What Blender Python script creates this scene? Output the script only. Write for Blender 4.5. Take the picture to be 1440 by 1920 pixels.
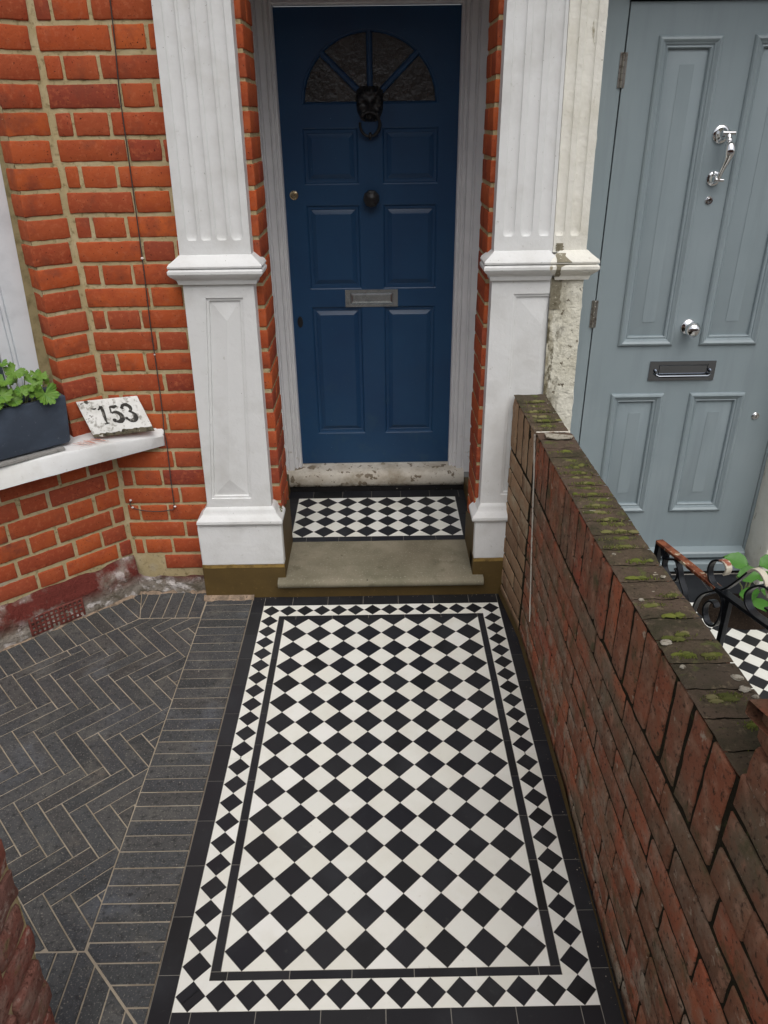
import bpy, bmesh, math, random
from mathutils import Vector, Matrix, noise as mnoise
random.seed(7)
R = math.radians
for o in list(bpy.data.objects): bpy.data.objects.remove(o)
scene = bpy.context.scene
C = scene.collection

# ------------------------------------------------------------------ camera
cam_d = bpy.data.cameras.new('camera')
cam = bpy.data.objects.new('camera', cam_d); C.objects.link(cam)
pitch, yaw, roll = 0.48125, 0.00525, -0.0126
fw = Vector((math.sin(yaw)*math.cos(pitch), math.cos(yaw)*math.cos(pitch), -math.sin(pitch)))
rt = Vector((math.cos(yaw), -math.sin(yaw), 0)); up = rt.cross(fw)
rt2 = rt*math.cos(roll)+up*math.sin(roll); up2 = -rt*math.sin(roll)+up*math.cos(roll)
m = Matrix((rt2, up2, -fw)).transposed().to_4x4(); m.translation = Vector((0.0038, -2.5295, 1.8099))
cam.matrix_world = m
cam_d.sensor_fit = 'VERTICAL'; cam_d.sensor_height = 24; cam_d.sensor_width = 18
cam_d.lens = 24*1409.8/1920; cam_d.clip_start = 0.02; cam_d.clip_end = 500
scene.camera = cam
scene.render.resolution_x = 768; scene.render.resolution_y = 1024

# ------------------------------------------------------------------ world, sun, exposure
SUN_EL, SUN_ROT = 58, 168
w = bpy.data.worlds.new('World'); scene.world = w; w.use_nodes = True
nt = w.node_tree; nt.nodes.clear()
sky = nt.nodes.new('ShaderNodeTexSky'); sky.sky_type = 'NISHITA'; sky.sun_disc = False
sky.sun_elevation = R(SUN_EL); sky.sun_rotation = R(SUN_ROT); sky.air_density = 1.0; sky.dust_density = 4; sky.ozone_density = 1
hs = nt.nodes.new('ShaderNodeHueSaturation'); hs.inputs['Saturation'].default_value = 0.28
bg = nt.nodes.new('ShaderNodeBackground'); bg.inputs['Strength'].default_value = 0.14
ow = nt.nodes.new('ShaderNodeOutputWorld')
nt.links.new(sky.outputs[0], hs.inputs['Color']); nt.links.new(hs.outputs[0], bg.inputs[0]); nt.links.new(bg.outputs[0], ow.inputs[0])
sl = bpy.data.lights.new('sun', 'SUN'); sl.energy = 0.75; sl.angle = R(60); sl.color = (1, .97, .93)
so = bpy.data.objects.new('sun', sl); C.objects.link(so)
az = R(SUN_ROT); el = R(SUN_EL)
sd = Vector((math.sin(az)*math.cos(el), math.cos(az)*math.cos(el), math.sin(el)))
so.rotation_euler = sd.to_track_quat('Z', 'Y').to_euler(); so.location = (0, -3, 6)
vs = scene.view_settings
vs.view_transform = 'Standard'; vs.look = 'None'; vs.gamma = 1; vs.exposure = 0.16

# ------------------------------------------------------------------ materials
def srgb(r, g, b, k=1.0):
    f = lambda c: (c/255/12.92 if c <= 10 else ((c/255+.055)/1.055)**2.4)*k
    return (f(r), f(g), f(b), 1)
def mat(name, col, rough=.6, spec=.4, metal=0, island=None, layers=(), bump=(), coat=0, rlayers=()):
    """layers: (scale, colour, lo, hi, detail, (z0,z1) or None, stretch)"""
    mt = bpy.data.materials.new(name); mt.use_nodes = True; n = mt.node_tree; N = n.nodes; L = n.links
    p = N['Principled BSDF']; p.inputs['Roughness'].default_value = rough; p.inputs['Metallic'].default_value = metal
    p.inputs['Specular IOR Level'].default_value = spec; p.inputs['Coat Weight'].default_value = coat
    geo = N.new('ShaderNodeNewGeometry'); pos = geo.outputs['Position']
    sep = N.new('ShaderNodeSeparateXYZ'); L.new(pos, sep.inputs[0])
    def tex(scale, detail, stretch=None, rough_=.6):
        src = pos
        if stretch:
            mp = N.new('ShaderNodeMapping'); mp.inputs['Scale'].default_value = stretch; L.new(pos, mp.inputs[0]); src = mp.outputs[0]
        t = N.new('ShaderNodeTexNoise'); t.inputs['Scale'].default_value = scale; t.inputs['Detail'].default_value = detail
        t.inputs['Roughness'].default_value = rough_; L.new(src, t.inputs['Vector']); return t.outputs['Fac']
    def mr(src, a, b, c=0, d=1):
        q = N.new('ShaderNodeMapRange'); q.inputs[1].default_value = a; q.inputs[2].default_value = b
        q.inputs[3].default_value = c; q.inputs[4].default_value = d; L.new(src, q.inputs[0]); return q.outputs[0]
    cur = None
    if island:
        cr = N.new('ShaderNodeValToRGB'); e = cr.color_ramp.elements
        while len(e) < len(island): e.new(.5)
        for i, c in enumerate(island): e[i].position = i/max(1, len(island)-1); e[i].color = c if len(c) == 4 else (*c, 1)
        L.new(geo.outputs['Random Per Island'], cr.inputs[0]); cur = cr.outputs[0]
    else:
        rgb = N.new('ShaderNodeRGB'); rgb.outputs[0].default_value = col if len(col) == 4 else (*col, 1); cur = rgb.outputs[0]
    for ly in layers:
        scale, c2, lo, hi = ly[:4]; det = ly[4] if len(ly) > 4 else 4; zr = ly[5] if len(ly) > 5 else None; st = ly[6] if len(ly) > 6 else None
        f = mr(tex(scale, det, st), lo, hi)
        if zr:
            axis = zr[2] if len(zr) > 2 else 'Z'
            g = mr(sep.outputs[axis], zr[0], zr[1]); mm = N.new('ShaderNodeMath'); mm.operation = 'MULTIPLY'; L.new(f, mm.inputs[0]); L.new(g, mm.inputs[1]); f = mm.outputs[0]
        mx = N.new('ShaderNodeMix'); mx.data_type = 'RGBA'; L.new(f, mx.inputs[0]); L.new(cur, mx.inputs[6])
        mx.inputs[7].default_value = c2 if len(c2) == 4 else (*c2, 1); cur = mx.outputs[2]
    L.new(cur, p.inputs['Base Color'])
    for scale, lo, hi in rlayers:
        L.new(mr(tex(scale, 3), .3, .7, lo, hi), p.inputs['Roughness'])
    prev = None
    for b in bump:
        scale, strength, dist = b[:3]; st = b[3] if len(b) > 3 else None
        bn = N.new('ShaderNodeBump'); bn.inputs['Strength'].default_value = strength; bn.inputs['Distance'].default_value = dist
        L.new(tex(scale, 5, st, .65), bn.inputs['Height'])
        if prev: L.new(prev, bn.inputs['Normal'])
        prev = bn.outputs[0]
    if prev: L.new(prev, p.inputs['Normal'])
    return mt
M = {}
M['brick'] = mat('orange brick', (.4, .08, .02), .85, .2,
    island=[srgb(140,66,46), srgb(182,90,48), srgb(166,78,48), srgb(194,98,52), srgb(154,74,50), srgb(186,94,52), srgb(136,64,50), srgb(176,84,46), srgb(158,80,58), srgb(190,90,44)],
    layers=[(14, srgb(158,72,46), .45, .75, 5), (70, srgb(182,100,68), .52, .74, 6), (9, srgb(124,66,50), .54, .74, 6), (150, srgb(70,34,24), .655, .70, 3), (330, srgb(226,180,150), .775, .80, 2)],
    bump=[(55, .5, .004), (260, .35, .0015)])
M['mortar'] = mat('buff mortar', srgb(182,166,128), .95, .1,
    layers=[(12, srgb(196,182,148), .50, .70, 5), (60, srgb(128,114,80), .55, .72, 6), (5, srgb(178,170,152), .55, .7, 4, (.85, .3))],
    bump=[(70, .6, .004), (300, .4, .0015)])
M['white'] = mat('white masonry paint', srgb(224,225,224), .55, .35,
    layers=[(7, srgb(208,208,205), .45, .75, 4), (45, srgb(196,196,190), .66, .76, 5), (3, srgb(206,205,199), .56, .74, 5), (110, srgb(120,116,108), .73, .745, 3)],
    bump=[(9, .45, .008), (26, .25, .004), (70, .25, .002), (220, .2, .0008)])
M['white_worn'] = mat('cream worn masonry paint', srgb(232,230,220), .6, .3,
    layers=[(9, srgb(220,217,204), .45, .7, 4), (26, srgb(160,152,130), .64, .70, 6, None, (1, 1, .35)), (70, srgb(130,122,104), .73, .75, 3)],
    bump=[(9, .6, .01), (40, .6, .005), (200, .3, .001)])
M['white_peel'] = mat('peeling stained masonry paint', srgb(228,225,210), .7, .25,
    layers=[(9, srgb(208,204,186), .45, .7, 5), (20, srgb(140,132,108), .44, .60, 6, (.705, .64, 'X'), (1, 1, .3)), (50, srgb(96,90,70), .52, .60, 6, (.70, .635, 'X'), (1, 1, .4)), (34, srgb(120,112,96), .64, .66, 5), (26, srgb(120,84,86), .62, .66, 5, (.72, .75, 'X'))],
    bump=[(12, .9, .016), (45, .9, .007), (200, .4, .0015)])
M['patch'] = mat('grey bare cement', srgb(140,134,116), .9, .1, layers=[(40, srgb(100,94,76), .5, .7, 5), (90, srgb(200,196,180), .62, .68, 3)], bump=[(40, .8, .006), (150, .4, .002)])
M['joinery'] = mat('white gloss joinery', srgb(232,232,233), .35, .5,
    layers=[(5, srgb(220,220,222), .4, .7, 3), (90, srgb(150,150,155), .74, .76, 3), (30, srgb(170,160,140), .6, .7, 4, (.42, .24))],
    bump=[(30, .04, .002, (1, 1, .3)), (140, .1, .0006)])
M['upvc'] = mat('white window frame', srgb(222,226,230), .3, .5, layers=[(8, srgb(208,212,216), .5, .7)])
M['blue'] = mat('navy door paint', srgb(32,70,106), .38, .45,
    layers=[(3, srgb(28,62,98), .4, .7, 3), (12, srgb(50,80,104), .55, .78, 5, (.9, .3)), (170, srgb(120,150,170), .765, .78, 2)],
    bump=[(24, .12, .003, (1, 1, .12)), (180, .12, .0006)])
M['greyblue'] = mat('grey blue door paint', srgb(139,152,157), .36, .45,
    layers=[(3, srgb(145,157,162), .4, .7, 3), (20, srgb(132,144,149), .5, .8, 4, None, (1, 1, .1))], bump=[(30, .10, .002, (1, 1, .08)), (200, .06, .0004)])
M['brown'] = mat('brown masonry paint', srgb(94,76,42), .6, .3, layers=[(8, srgb(84,68,38), .4, .7, 4), (50, srgb(108,88,52), .6, .75, 4)],
    bump=[(20, .3, .004, (1, 1, 3)), (90, .3, .001)])
M['brown_edge'] = mat('ochre paint edge', srgb(150,124,70), .6, .3, layers=[(30, srgb(110,88,50), .45, .65, 4)], bump=[(60, .5, .003)])
M['stone'] = mat('york stone', srgb(134,127,109), .75, .25,
    layers=[(5, srgb(116,113,94), .42, .68, 5), (14, srgb(100,96,78), .58, .75, 5), (2.5, srgb(108,100,84), .5, .72, 6), (110, srgb(160,154,138), .58, .75, 4), (45, srgb(74,66,54), .70, .74, 4)],
    bump=[(40, .35, .002), (200, .3, .0006)])
M['threshold'] = mat('chipped white sill paint', srgb(208,202,190), .6, .3,
    layers=[(10, srgb(186,176,160), .45, .7, 5), (22, srgb(120,108,92), .60, .62, 5), (9, srgb(150,138,118), .5, .75, 5), (60, srgb(96,84,66), .52, .66, 5, (.165, .125)), (70, srgb(150,138,118), .62, .7, 4)], bump=[(30, .6, .004), (120, .4, .0012)])
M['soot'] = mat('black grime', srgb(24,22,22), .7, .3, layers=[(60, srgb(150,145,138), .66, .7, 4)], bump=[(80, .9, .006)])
M['tile_white'] = mat('white unglazed tile', (.8, .8, .8), .42, .4, island=[srgb(228,228,220), srgb(236,236,228), srgb(231,230,219), srgb(239,239,234)],
    layers=[(6, srgb(222,220,208), .5, .8, 4), (40, srgb(206,202,190), .66, .80, 5), (260, srgb(150,146,136), .755, .775, 2)], bump=[(6, .05, .004), (300, .04, .0004)], rlayers=[(5, .34, .5)])
M['tile_black'] = mat('black unglazed tile', (.02, .02, .02), .45, .45, island=[srgb(28,29,33), srgb(35,36,40), srgb(30,31,37), srgb(39,40,43), srgb(26,27,29)],
    layers=[(5, srgb(48,50,54), .52, .8, 5), (30, srgb(58,58,58), .64, .8, 5), (260, srgb(90,92,94), .76, .78, 2)], bump=[(6, .05, .004), (300, .05, .0004)], rlayers=[(5, .38, .55)])
M['grout'] = mat('tile grout', srgb(140,136,128), .9, .1, layers=[(14, srgb(150,146,138), .5, .7, 4)])
M['paver'] = mat('charcoal clay paver', (.05, .05, .05), .62, .45, island=[srgb(56,58,59), srgb(71,73,74), srgb(62,64,67), srgb(79,79,78), srgb(64,63,62)],
    layers=[(9, srgb(98,96,90), .50, .78, 6), (4.5, srgb(82,86,92), .56, .72, 4), (3, srgb(120,112,100), .64, .80, 6), (60, srgb(36,37,39), .5, .72, 6), (190, srgb(136,132,124), .57, .72, 4), (330, srgb(210,205,195), .74, .765, 2)],
    bump=[(50, .5, .002), (220, .6, .0014)])
M['sand'] = mat('jointing sand', srgb(164,153,136), .95, .1, layers=[(10, srgb(140,128,110), .45, .66, 5)], bump=[(200, .6, .002)])
M['grit'] = mat('grit', srgb(150,140,124), .9, .1, island=[srgb(190,182,168), srgb(120,104,84), srgb(90,80,66), srgb(160,150,134)])
M['sandpink'] = mat('pinkish cement fillet', srgb(158,138,118), .95, .1, layers=[(30, srgb(118,104,90), .42, .62, 6), (90, srgb(84,76,68), .56, .68, 4)], bump=[(60, .8, .006)])
M['gw_brick'] = mat('weathered wall brick', (.1, .04, .03), .9, .2,
    island=[srgb(156,92,70), srgb(128,86,66), srgb(166,96,70), srgb(118,88,70), srgb(158,86,66), srgb(134,94,72), srgb(170,102,74), srgb(112,78,60)],
    layers=[(6, srgb(118,102,84), .44, .64, 6), (24, srgb(172,128,106), .52, .74, 6), (16, srgb(160,150,134), .50, .68, 6, (.85, .05)), (90, srgb(70,54,44), .55, .69, 5), (9, srgb(88,84,60), .57, .70, 6), (30, srgb(170,156,138), .64, .72, 5), (280, srgb(210,198,182), .72, .77, 2)],
    bump=[(40, .6, .004), (160, .9, .003)])
M['gw_stained'] = mat('lime stained wall brick', (.1, .04, .03), .9, .2,
    island=[srgb(150,122,96), srgb(132,106,84), srgb(164,136,108), srgb(124,98,78)],
    layers=[(14, srgb(170,156,132), .5, .72, 6), (24, srgb(108,82,64), .56, .78, 6), (120, srgb(64,52,42), .62, .74, 4)],
    bump=[(40, .6, .004), (160, .8, .0025)])
M['gw_top'] = mat('mossy brick top', (.06, .05, .04), .95, .15,
    island=[srgb(86,76,62), srgb(94,80,68), srgb(80,72,62), srgb(104,84,72)],
    layers=[(12, srgb(66,62,48), .45, .65, 6), (50, srgb(116,104,84), .58, .74, 6), (16, srgb(96,104,56), .60, .72, 6), (130, srgb(46,42,34), .58, .72, 5), (22, srgb(160,152,136), .69, .72, 3)],
    bump=[(30, .8, .005), (120, .9, .003)])
M['gw_mortar'] = mat('dark mossy joint', srgb(46,43,35), .98, .05, layers=[(60, srgb(68,70,46), .57, .68, 5), (140, srgb(120,114,98), .69, .74, 4)], bump=[(80, 1, .008)])
M['moss'] = mat('moss', srgb(88,92,52), .95, .1, island=[srgb(78,82,46), srgb(104,106,58), srgb(124,118,84), srgb(92,98,46), srgb(70,72,48)])
M['moss_bright'] = mat('bright moss', srgb(116,132,40), .95, .1, island=[srgb(90,98,46), srgb(110,116,56), srgb(100,106,60)])
M['lichen'] = mat('pale lichen', srgb(170,164,150), .95, .1, layers=[(90, srgb(120,112,98), .5, .65, 4)], bump=[(150, .7, .002)])
M['whiteline'] = mat('white paint line', srgb(214,208,196), .8, .2, layers=[(60, srgb(150,130,112), .56, .66, 4)], bump=[(90, .8, .003)])
M['pier_brick'] = mat('rough red pier brick', (.2, .06, .05), .9, .2,
    island=[srgb(142,82,70), srgb(128,88,78), srgb(150,88,74), srgb(120,90,82)],
    layers=[(14, srgb(150,126,114), .48, .66, 6), (26, srgb(186,166,154), .58, .70, 6), (20, srgb(110,104,70), .58, .72, 5), (100, srgb(84,52,44), .56, .70, 5)],
    bump=[(30, 1, .01), (90, .9, .005), (200, .6, .002)])
M['plinth'] = mat('rubble plinth', srgb(150,142,132), .95, .15,
    layers=[(16, srgb(112,104,92), .44, .62, 6), (22, srgb(206,200,196), .54, .64, 6), (6, srgb(104,50,44), .36, .5, 5, (.045, .10)), (120, srgb(70,58,48), .64, .72, 4)],
    bump=[(14, .9, .02), (60, .9, .008), (200, .5, .002)])
M['vent'] = mat('red painted terracotta vent', srgb(118,62,54), .8, .3, layers=[(30, srgb(92,48,42), .45, .65, 5), (40, srgb(146,98,86), .62, .72, 4)], bump=[(60, .5, .003)])
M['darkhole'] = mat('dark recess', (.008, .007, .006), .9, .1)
M['cement'] = mat('grey smooth planter', srgb(62,71,84), .6, .35, layers=[(8, srgb(78,90,106), .48, .78, 5), (30, srgb(104,114,124), .60, .78, 5, (.925, .94)), (60, srgb(96,104,116), .68, .78, 3), (220, srgb(160,165,170), .77, .78, 2)], bump=[(60, .15, .001)])
M['soil'] = mat('dark soil', srgb(44,36,30), .98, .1, layers=[(150, srgb(80,66,52), .6, .7, 4)], bump=[(90, 1, .01)])
M['alu'] = mat('weathered grey strip', srgb(150,148,144), .5, .4, layers=[(60, srgb(120,118,114), .5, .7, 4)], bump=[(60, .2, .001)])
M['leaf'] = mat('geranium leaf', srgb(86,138,52), .5, .35, island=[srgb(84,130,46), srgb(112,152,48), srgb(66,108,46), srgb(140,172,58), srgb(76,118,54)],
    layers=[(40, srgb(70,118,44), .5, .75, 4)], bump=[(90, .5, .002)])
M['stem'] = mat('plant stem', srgb(150,160,110), .6, .3)
M['bigleaf'] = mat('broad leaf', srgb(74,128,48), .45, .4, island=[srgb(62,112,42), srgb(76,128,48), srgb(56,100,42)], layers=[(30, srgb(58,104,40), .5, .75)], bump=[(50, .4, .002)])
M['plaque'] = mat('flaking white plaque', srgb(226,226,222), .6, .3,
    layers=[(14, srgb(204,204,198), .45, .7, 5), (55, srgb(160,158,150), .54, .64, 6), (26, srgb(64,60,50), .645, .665, 6)], bump=[(60, .6, .002), (200, .4, .0008)])
M['plaque_edge'] = mat('bare slate edge', srgb(96,90,74), .85, .2, layers=[(50, srgb(50,46,38), .5, .62, 5), (40, srgb(210,208,200), .62, .66, 4)], bump=[(60, .6, .003)])
M['numeral'] = mat('faded black numeral paint', srgb(52,50,46), .7, .3, layers=[(70, srgb(130,126,118), .57, .68, 5)], bump=[(90, .4, .001)])
M['chrome'] = mat('polished chrome', (.75, .75, .76), .08, .5, metal=1)
M['dullchrome'] = mat('dull chrome', (.44, .47, .49), .26, .5, metal=1, layers=[(40, (.30, .33, .35), .5, .7)])
M['darkchrome'] = mat('dark polished letter plate', (.26, .28, .31), .10, .5, metal=1)
M['brass'] = mat('aged brass', (.62, .52, .34), .25, .5, metal=1)
M['hinge'] = mat('steel hinge', (.38, .36, .33), .4, .5, metal=1, layers=[(60, (.2, .17, .14), .5, .65)])
M['blackiron'] = mat('black cast iron', (.012, .012, .013), .38, .5, bump=[(70, .3, .002)])
M['railiron'] = mat('black painted iron', srgb(26,29,34), .28, .5, layers=[(60, srgb(52,56,62), .6, .72, 4)], bump=[(60, .5, .002)])
M['rust'] = mat('rusted iron with flaking white paint', srgb(140,84,58), .85, .3, layers=[(40, srgb(96,52,36), .42, .6, 5), (26, srgb(206,194,168), .54, .6, 4)], bump=[(70, .8, .002)])
M['peel'] = mat('peeling white paint on iron', srgb(206,198,180), .7, .3, layers=[(26, srgb(150,92,72), .54, .62, 4), (60, srgb(60,52,46), .66, .69, 4)], bump=[(70, .6, .002)])
M['glass_dark'] = mat('obscured fanlight glass', (.012, .011, .010), .10, .8, layers=[(16, (.034, .030, .027), .48, .68, 6)], bump=[(26, .5, .012), (70, .4, .005)])  # paler mottling in the base colour stands in for street reflections
M['glass_win'] = mat('window glass', (.05, .065, .075), .04, .8)
M['cable'] = mat('dark grey cable', srgb(74,68,66), .6, .3)
M['clip'] = mat('white cable clip', srgb(226,220,216), .5, .3)
M['ground'] = mat('street concrete', srgb(130,126,118), .9, .2, layers=[(4, srgb(104,100,94), .45, .7, 5)], bump=[(50, .4, .003)])
M['brickfar'] = mat('far brickwork', srgb(120,74,56), .9, .2, layers=[(2, srgb(90,60,48), .4, .7, 5)])
M['farglass'] = mat('far window glass', (.03, .035, .04), .1, .6)
M['farleaf'] = mat('hedge foliage', srgb(48,66,34), .8, .2, layers=[(9, srgb(28,40,20), .45, .6, 4)])
M['caulk'] = mat('buff sealant', srgb(150,138,104), .9, .1, layers=[(30, srgb(120,110,80), .45, .7, 4)], bump=[(60, .6, .003)])
M['redmark'] = mat('brick red scuff', srgb(196,120,98), .8, .2, layers=[(60, srgb(222,208,200), .52, .6, 4)])

# ------------------------------------------------------------------ mesh builder
class MB:
    def __init__(s): s.v = []; s.f = []; s.mi = []; s.cur = 0
    def V(s, p): s.v.append(Vector(p)); return len(s.v)-1
    def F(s, *i): s.f.append(tuple(i)); s.mi.append(s.cur)
    def poly(s, pts): s.F(*[s.V(p) for p in pts])
    def prism(s, pts, d):
        """pts: 3D polygon, d: extrude vector"""
        d = Vector(d); a = [s.V(p) for p in pts]; b = [s.V(Vector(p)+d) for p in pts]; n = len(a)
        s.F(*a); s.F(*b[::-1])
        for i in range(n): s.F(a[i], a[(i+1) % n], b[(i+1) % n], b[i])
    def box(s, x0, x1, y0, y1, z0, z1):
        s.prism([(x0, y0, z0), (x1, y0, z0), (x1, y1, z0), (x0, y1, z0)], (0, 0, z1-z0))
    def loft(s, rings, cap0=False, cap1=True, closed=True):
        idx = [[s.V(p) for p in r] for r in rings]; n = len(idx[0])
        for a, b in zip(idx, idx[1:]):
            for i in range(n if closed else n-1): s.F(a[i], a[(i+1) % n], b[(i+1) % n], b[i])
        if cap0: s.F(*idx[0][::-1])
        if cap1: s.F(*idx[-1])
    def grid(s, P):
        idx = [[s.V(p) for p in r] for r in P]
        for a, b in zip(idx, idx[1:]):
            for i in range(len(a)-1): s.F(a[i], a[i+1], b[i+1], b[i])
    def tube(s, path, r, seg=8, flat=None, caps=True):
        path = [Vector(p) for p in path]; rings = []; n = len(path)
        rr = r if isinstance(r, (list, tuple)) else [r]*n
        refv = None
        for i, p in enumerate(path):
            t = (path[min(i+1, n-1)]-path[max(i-1, 0)]).normalized()
            if refv is None: refv = Vector((0, 0, 1)) if abs(t.z) < .9 else Vector((1, 0, 0))
            a = t.cross(refv).normalized(); b = a.cross(t).normalized(); refv = b
            rings.append([p+a*math.cos(k*2*math.pi/seg)*rr[i]+b*math.sin(k*2*math.pi/seg)*rr[i] for k in range(seg)])
        s.loft(rings, caps, caps)
    def ribbon(s, path, side, w, t):
        """flat bar bent along path: width w along 'side', thickness t"""
        path = [Vector(p) for p in path]; side = Vector(side).normalized(); rings = []; n = len(path)
        for i, p in enumerate(path):
            tg = (path[min(i+1, n-1)]-path[max(i-1, 0)]).normalized(); nn = tg.cross(side).normalized()
            rings.append([p+side*w/2+nn*t/2, p-side*w/2+nn*t/2, p-side*w/2-nn*t/2, p+side*w/2-nn*t/2])
        s.loft(rings, True, True)
    def lathe(s, c, axis, prof, seg=24):
        """prof: list of (distance along axis, radius)"""
        c = Vector(c); ax = Vector(axis).normalized(); a = ax.orthogonal().normalized(); b = ax.cross(a)
        s.loft([[c+ax*d+(a*math.cos(k*2*math.pi/seg)+b*math.sin(k*2*math.pi/seg))*max(r, 1e-5) for k in range(seg)] for d, r in prof], True, True)
    def sphere(s, c, r, seg=12, sc=(1, 1, 1)):
        c = Vector(c)
        s.loft([[c+Vector((math.cos(2*math.pi*k/seg)*math.sin(t)*r*sc[0], math.sin(2*math.pi*k/seg)*math.sin(t)*r*sc[1], math.cos(t)*r*sc[2])) for k in range(seg)]
                for t in [max(.02, min(math.pi-.02, math.pi*j/8)) for j in range(9)]], True, True)
    def rings(s, mp, rect, prof, cap='flat'):
        """nested rectangles in a plane: mp(a,b,c)->point; prof: (inset, outward offset)"""
        a0, a1, b0, b1 = rect; rs = []
        for ins, c in prof:
            rs.append([mp(a0+ins, b0+ins, c), mp(a1-ins, b0+ins, c), mp(a1-ins, b1-ins, c), mp(a0+ins, b1-ins, c)])
        s.loft(rs, False, cap == 'flat')
        if isinstance(cap, float):   # hipped ridge
            ins, c = prof[-1]; x0, x1, y0, y1 = a0+ins, a1-ins, b0+ins, b1-ins; h = (x1-x0)/2; xm = (x0+x1)/2
            A, B = mp(xm, y0+h, c+cap), mp(xm, y1-h, c+cap); q = rs[-1]
            s.poly([q[0], q[1], A]); s.poly([q[2], q[3], B]); s.poly([q[1], q[2], B, A]); s.poly([q[3], q[0], A, B])
    def brick(s, mp, a0, a1, b0, b1, c0, c1, r=.004, j=.0015, nz=.0012, step=.022):
        """rounded, slightly irregular brick; mp(a,b,c) maps local to world"""
        a0 += random.uniform(-j, j); a1 += random.uniform(-j, j); b0 += random.uniform(-j, j); b1 += random.uniform(-j, j); c1 += random.uniform(-j, j)
        lo = (a0, b0, c0); hi = (a1, b1, c1); key = {}
        if min(a1-a0, b1-b0) < 2.2*r: return
        def ticks(k):
            L = hi[k]-lo[k]; n = max(1, int((L-2*r)/step)) if k < 2 else 1
            return [lo[k], lo[k]+r] + [lo[k]+r+(L-2*r)*i/n for i in range(1, n)] + [hi[k]-r, hi[k]]
        T = [ticks(0), ticks(1), ticks(2)]; off = random.uniform(0, 900)
        def vert(i, jj, k):
            kk = (i, jj, k)
            if kk in key: return key[kk]
            p = [T[0][i], T[1][jj], T[2][k]]
            q = [min(max(p[t], lo[t]+r), hi[t]-r) for t in range(3)]; d = Vector([p[t]-q[t] for t in range(3)])
            if d.length > 1e-9: d = d.normalized()*r
            n3 = mnoise.noise_vector(Vector((p[0]*38+off, p[1]*38, p[2]*38)))*nz*1.6+mnoise.noise_vector(Vector((p[0]*110+off, p[1]*110, p[2]*110)))*nz
            P = mp(q[0]+d.x+n3.x, q[1]+d.y+n3.y, q[2]+d.z+n3.z*.8); key[kk] = s.V(P); return key[kk]
        na, nb, nc = len(T[0])-1, len(T[1])-1, len(T[2])-1
        for i in range(na):
            for jj in range(nb):
                s.F(vert(i, jj, nc), vert(i+1, jj, nc), vert(i+1, jj+1, nc), vert(i, jj+1, nc))
        for i in range(na):
            for k in range(nc):
                s.F(vert(i, 0, k), vert(i+1, 0, k), vert(i+1, 0, k+1), vert(i, 0, k+1)); s.F(vert(i, nb, k), vert(i, nb, k+1), vert(i+1, nb, k+1), vert(i+1, nb, k))
        for jj in range(nb):
            for k in range(nc):
                s.F(vert(0, jj, k), vert(0, jj, k+1), vert(0, jj+1, k+1), vert(0, jj+1, k)); s.F(vert(na, jj, k), vert(na, jj+1, k), vert(na, jj+1, k+1), vert(na, jj, k+1))
    def build(s, name, mats, parent=None, smooth=None, bevel=0, recalc=True, label=None):
        me = bpy.data.meshes.new(name)
        loc = origin_of(parent) if parent else Vector((0, 0, 0))
        me.from_pydata([v-loc for v in s.v], [], s.f)
        mats = mats if isinstance(mats, (list, tuple)) else [mats]
        for k in mats: me.materials.append(M[k])
        me.polygons.foreach_set('material_index', s.mi)
        if recalc:
            b = bmesh.new(); b.from_mesh(me); bmesh.ops.recalc_face_normals(b, faces=b.faces); b.to_mesh(me); b.free()
        if smooth is not None:
            me.polygons.foreach_set('use_smooth', [True]*len(me.polygons)); me.set_sharp_from_angle(angle=R(smooth))
        o = bpy.data.objects.new(name, me); C.objects.link(o)
        if parent: o.parent = parent
        if bevel:
            md = o.modifiers.new('bevel', 'BEVEL'); md.width = bevel; md.segments = 2; md.limit_method = 'ANGLE'; md.angle_limit = R(40)
        if label: o['label'] = label
        return o
def origin_of(o):
    p = Vector((0, 0, 0))
    while o: p = p+Vector(o.location); o = o.parent
    return p
def thing(name, label, cat, loc, group=None):
    o = bpy.data.objects.new(name, None); C.objects.link(o); o.location = loc; o.empty_display_size = .1
    o['label'] = label; o['category'] = cat
    if group: o['group'] = group
    return o
def tag(o, label, cat, group=None):
    o['label'] = label; o['category'] = cat
    if group: o['group'] = group
    return o
def struct(o): o['kind'] = 'structure'; return o
def clip(poly, rect_or_poly):
    """Sutherland-Hodgman with a convex CCW polygon"""
    out = poly; cp = rect_or_poly
    for i in range(len(cp)):
        a, b = cp[i], cp[(i+1) % len(cp)]; inp = out; out = []
        if not inp: return []
        side = lambda p: (b[0]-a[0])*(p[1]-a[1])-(b[1]-a[1])*(p[0]-a[0])
        for k in range(len(inp)):
            p, q = inp[k-1], inp[k]; sp, sq = side(p), side(q)
            if sq >= 0:
                if sp < 0: t = sp/(sp-sq); out.append((p[0]+(q[0]-p[0])*t, p[1]+(q[1]-p[1])*t))
                out.append(q)
            elif sp >= 0: t = sp/(sp-sq); out.append((p[0]+(q[0]-p[0])*t, p[1]+(q[1]-p[1])*t))
    o2 = []
    for p in out:
        if not o2 or math.hypot(p[0]-o2[-1][0], p[1]-o2[-1][1]) > 1e-5: o2.append(p)
    if len(o2) > 1 and math.hypot(o2[0][0]-o2[-1][0], o2[0][1]-o2[-1][1]) < 1e-5: o2.pop()
    return o2
def area(p): return abs(sum(p[i-1][0]*p[i][1]-p[i][0]*p[i-1][1] for i in range(len(p))))/2
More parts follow.
